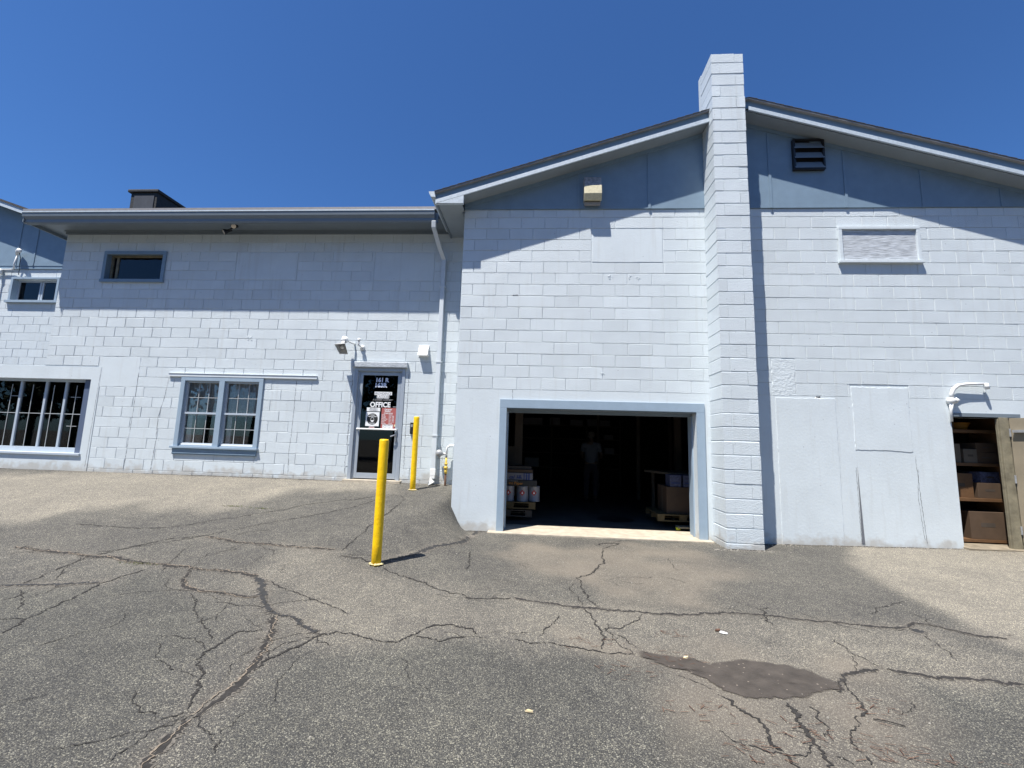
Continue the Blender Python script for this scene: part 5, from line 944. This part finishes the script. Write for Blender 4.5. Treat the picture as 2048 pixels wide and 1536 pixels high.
t = thing('yellow_basin', 'yellow plastic basin on the top shelf of the doorway unit', 'basin', (8.35, .5, 1.85)); mb = MB(); mb.tube([(8.38, .55, 1.851), (8.38, .55, 1.86), (8.38, .55, 1.96)], [.07, .10, .14], 20); obj('bowl', mb, M['orange'], t, True); mb = MB(); mb.tube([(8.38, .55, 1.96), (8.38, .55, 1.97)], .15, 20); obj('rim', mb, M['orange'], t)
# ---- blue bag behind the clerestory pane
bm = bmesh.new(); bmesh.ops.create_icosphere(bm, subdivisions=4, radius=.2)
for v in bm.verts:
    n_ = v.co.normalized(); v.co += n_ * .05 * math.sin(n_.x * 9 + 2 * math.sin(n_.z * 7)) * math.cos(n_.y * 8 + n_.z * 5); v.co.z = v.co.z * .9
me2 = bpy.data.meshes.new('blue_bag'); bm.to_mesh(me2); bm.free(); me2.materials.append(M['bluebag']); o = bpy.data.objects.new('blue_bag', me2); COL.objects.link(o); o.location = (-6.66, S + .35, 4.75)
tag(o, 'crumpled blue plastic bag behind the clerestory window pane', 'bag')

# ================================================= litter and weeds on the ground
pts = GD['pts']
def scrap(k, label, lx, ly, m, rot):
    x, y = pts[k]; z = hgt(x, y) + .006; mb = MB(); n = 7; r = random.Random(hash(k) % 99 if False else len(k) * 7 + ord(k[-1]))
    ring = [(lx * math.cos(2 * math.pi * i / n) * r.uniform(.7, 1.2), ly * math.sin(2 * math.pi * i / n) * r.uniform(.7, 1.2)) for i in range(n)]
    c, s = math.cos(rot), math.sin(rot); R_ = lambda p_: (x + p_[0] * c - p_[1] * s, y + p_[0] * s + p_[1] * c)
    mb.loft([[(*R_(p_), z) for p_ in ring], [(*R_((p_[0] * .93, p_[1] * .93)), z + .004 + .008 * r.random()) for p_ in ring]])
    return tag(obj('scrap', mb, m), label, 'litter')
scrap('scrapA', 'crumpled white paper scrap on the asphalt behind the damp patch', .034, .014, M['white'], -.4)
scrap('scrapB', 'thin pale stick on the dark asphalt near the bottom centre', .03, .005, M['cream'], 0)
scrap('scrapC', 'tiny cream scrap on the far edge of the damp patch', .02, .01, M['cream'], .3)
scrap('leaf', 'small dead brown leaf beside the white paper scrap', .03, .015, M['soil'], .5)
x, y = pts['twig']; mb = MB(); mb.tube([(x - .06, y + .02, hgt(x, y) + .008), (x, y, hgt(x, y) + .012), (x + .07, y - .03, hgt(x, y) + .008)], .003, 6); tag(obj('twig', mb, M['crack']), 'thin dark twig on the asphalt right of the damp patch', 'twig')
mb = MB(); rr = random.Random(11)
for k in [q for q in pts if q.startswith('need')]:
    cx, cy = pts[k]
    for _ in range(24 if k != 'needJ' else 18):
        x, y = cx + rr.gauss(0, .10), cy + rr.gauss(0, .05); a = rr.gauss(-.5, .6); L = rr.uniform(.012, .03); z = hgt(x, y) + .006; dx, dy = math.cos(a) * L, math.sin(a) * L; w = .0016
        mb.quad((x - dx - dy * .08, y - dy + dx * .08, z), (x - dx + dy * .08, y - dy - dx * .08, z), (x + dx + dy * .08, y + dy - dx * .08, z + .003), (x + dx - dy * .08, y + dy + dx * .08, z + .003))
tag(obj('pine_needles', mb, M['soil']), 'rusty brown pine needles scattered on the asphalt', 'pine needles', kind='stuff')
mb = MB()
for k in [q for q in pts if q.startswith('weed')]:
    cx, cy = pts[k]
    for _ in range(60):
        x, y = cx + rr.gauss(0, .10), cy + rr.gauss(0, .012); z = hgt(x, y); h = rr.uniform(.008, .025); a = rr.uniform(0, 3)
        mb.quad((x, y, z), (x + .008 * math.cos(a), y + .008 * math.sin(a), z), (x + rr.gauss(0, .012), y + rr.gauss(0, .012), z + h))
tag(obj('crack_weeds', mb, M['weed']), 'small green weeds growing in the pavement joints', 'weeds', kind='stuff')
mb = MB(); rr = random.Random(12)
for _ in range(900):
    x = rr.uniform(-6, 8.5); y = rr.uniform(-6.2, .8 if x < -.5 else -.2); s = rr.uniform(.004, .009) ; z = hgt(x, y) + .002
    q = [(x + s * math.cos(a + rr.uniform(-.3, .3)), y + s * math.sin(a) * .8) for a in (0, 1.25, 2.5, 3.8, 5)]
    mb.loft([[(*p_, z) for p_ in q], [(x + (p_[0] - x) * .6, y + (p_[1] - y) * .6, z + s * .9) for p_ in q]])
for _ in range(700):
    e = rr.random()
    x, y = (rr.uniform(-9, -.4), .95 - abs(rr.gauss(0, .08))) if e < .5 else ((rr.uniform(4.8, 8.8), -.02 - abs(rr.gauss(0, .08))) if e < .85 else (rr.uniform(3.9, 4.8), -.55 - abs(rr.gauss(0, .05))))
    s = rr.uniform(.004, .012); z = hgt(x, y) + .002; q = [(x + s * math.cos(a + rr.uniform(-.3, .3)), y + s * math.sin(a) * .8) for a in (0, 1.25, 2.5, 3.8, 5)]
    mb.loft([[(*p_, z) for p_ in q], [(x + (p_[0] - x) * .6, y + (p_[1] - y) * .6, z + s * .9) for p_ in q]])
tag(obj('loose_grit', mb, mat('loose_stone', (.26, .245, .21), .9, var=.4, vs=3)), 'loose pale grit scattered over the asphalt', 'grit', kind='stuff')

# ================================================= trees across the lot, behind the viewer, mirrored in the door glass
mb = MB(); rr = random.Random(21)
for _ in range(30000):
    x = rr.uniform(-42, 42); top = 12 + 3 * math.sin(x * .21) + 2 * math.sin(x * .53 + 1); z = rr.uniform(.3, 1) ** .7 * top * rr.uniform(.6, 1.05); y = -24 + rr.gauss(0, 1.6); s = rr.uniform(.12, .30)
    a, b_ = Vector((rr.gauss(0, 1), rr.gauss(0, 1), rr.gauss(0, 1))).normalized() * s, Vector((rr.gauss(0, 1), rr.gauss(0, 1), rr.gauss(0, 1))).normalized() * s
    c = Vector((x, y, z)); mb.quad(c - a, c - b_, c + a, c + b_)
for k in range(24):
    x = -44 + k * 3.8; mb.tube([(x, -24, -.1), (x + .3, -24, 4), (x - .2, -24, 8)], [.25, .18, .08], 6)
tag(obj('tree_line', mb, M['leafdark']), 'dark tree line across the lot, mirrored in the office door glass', 'trees', kind='stuff')
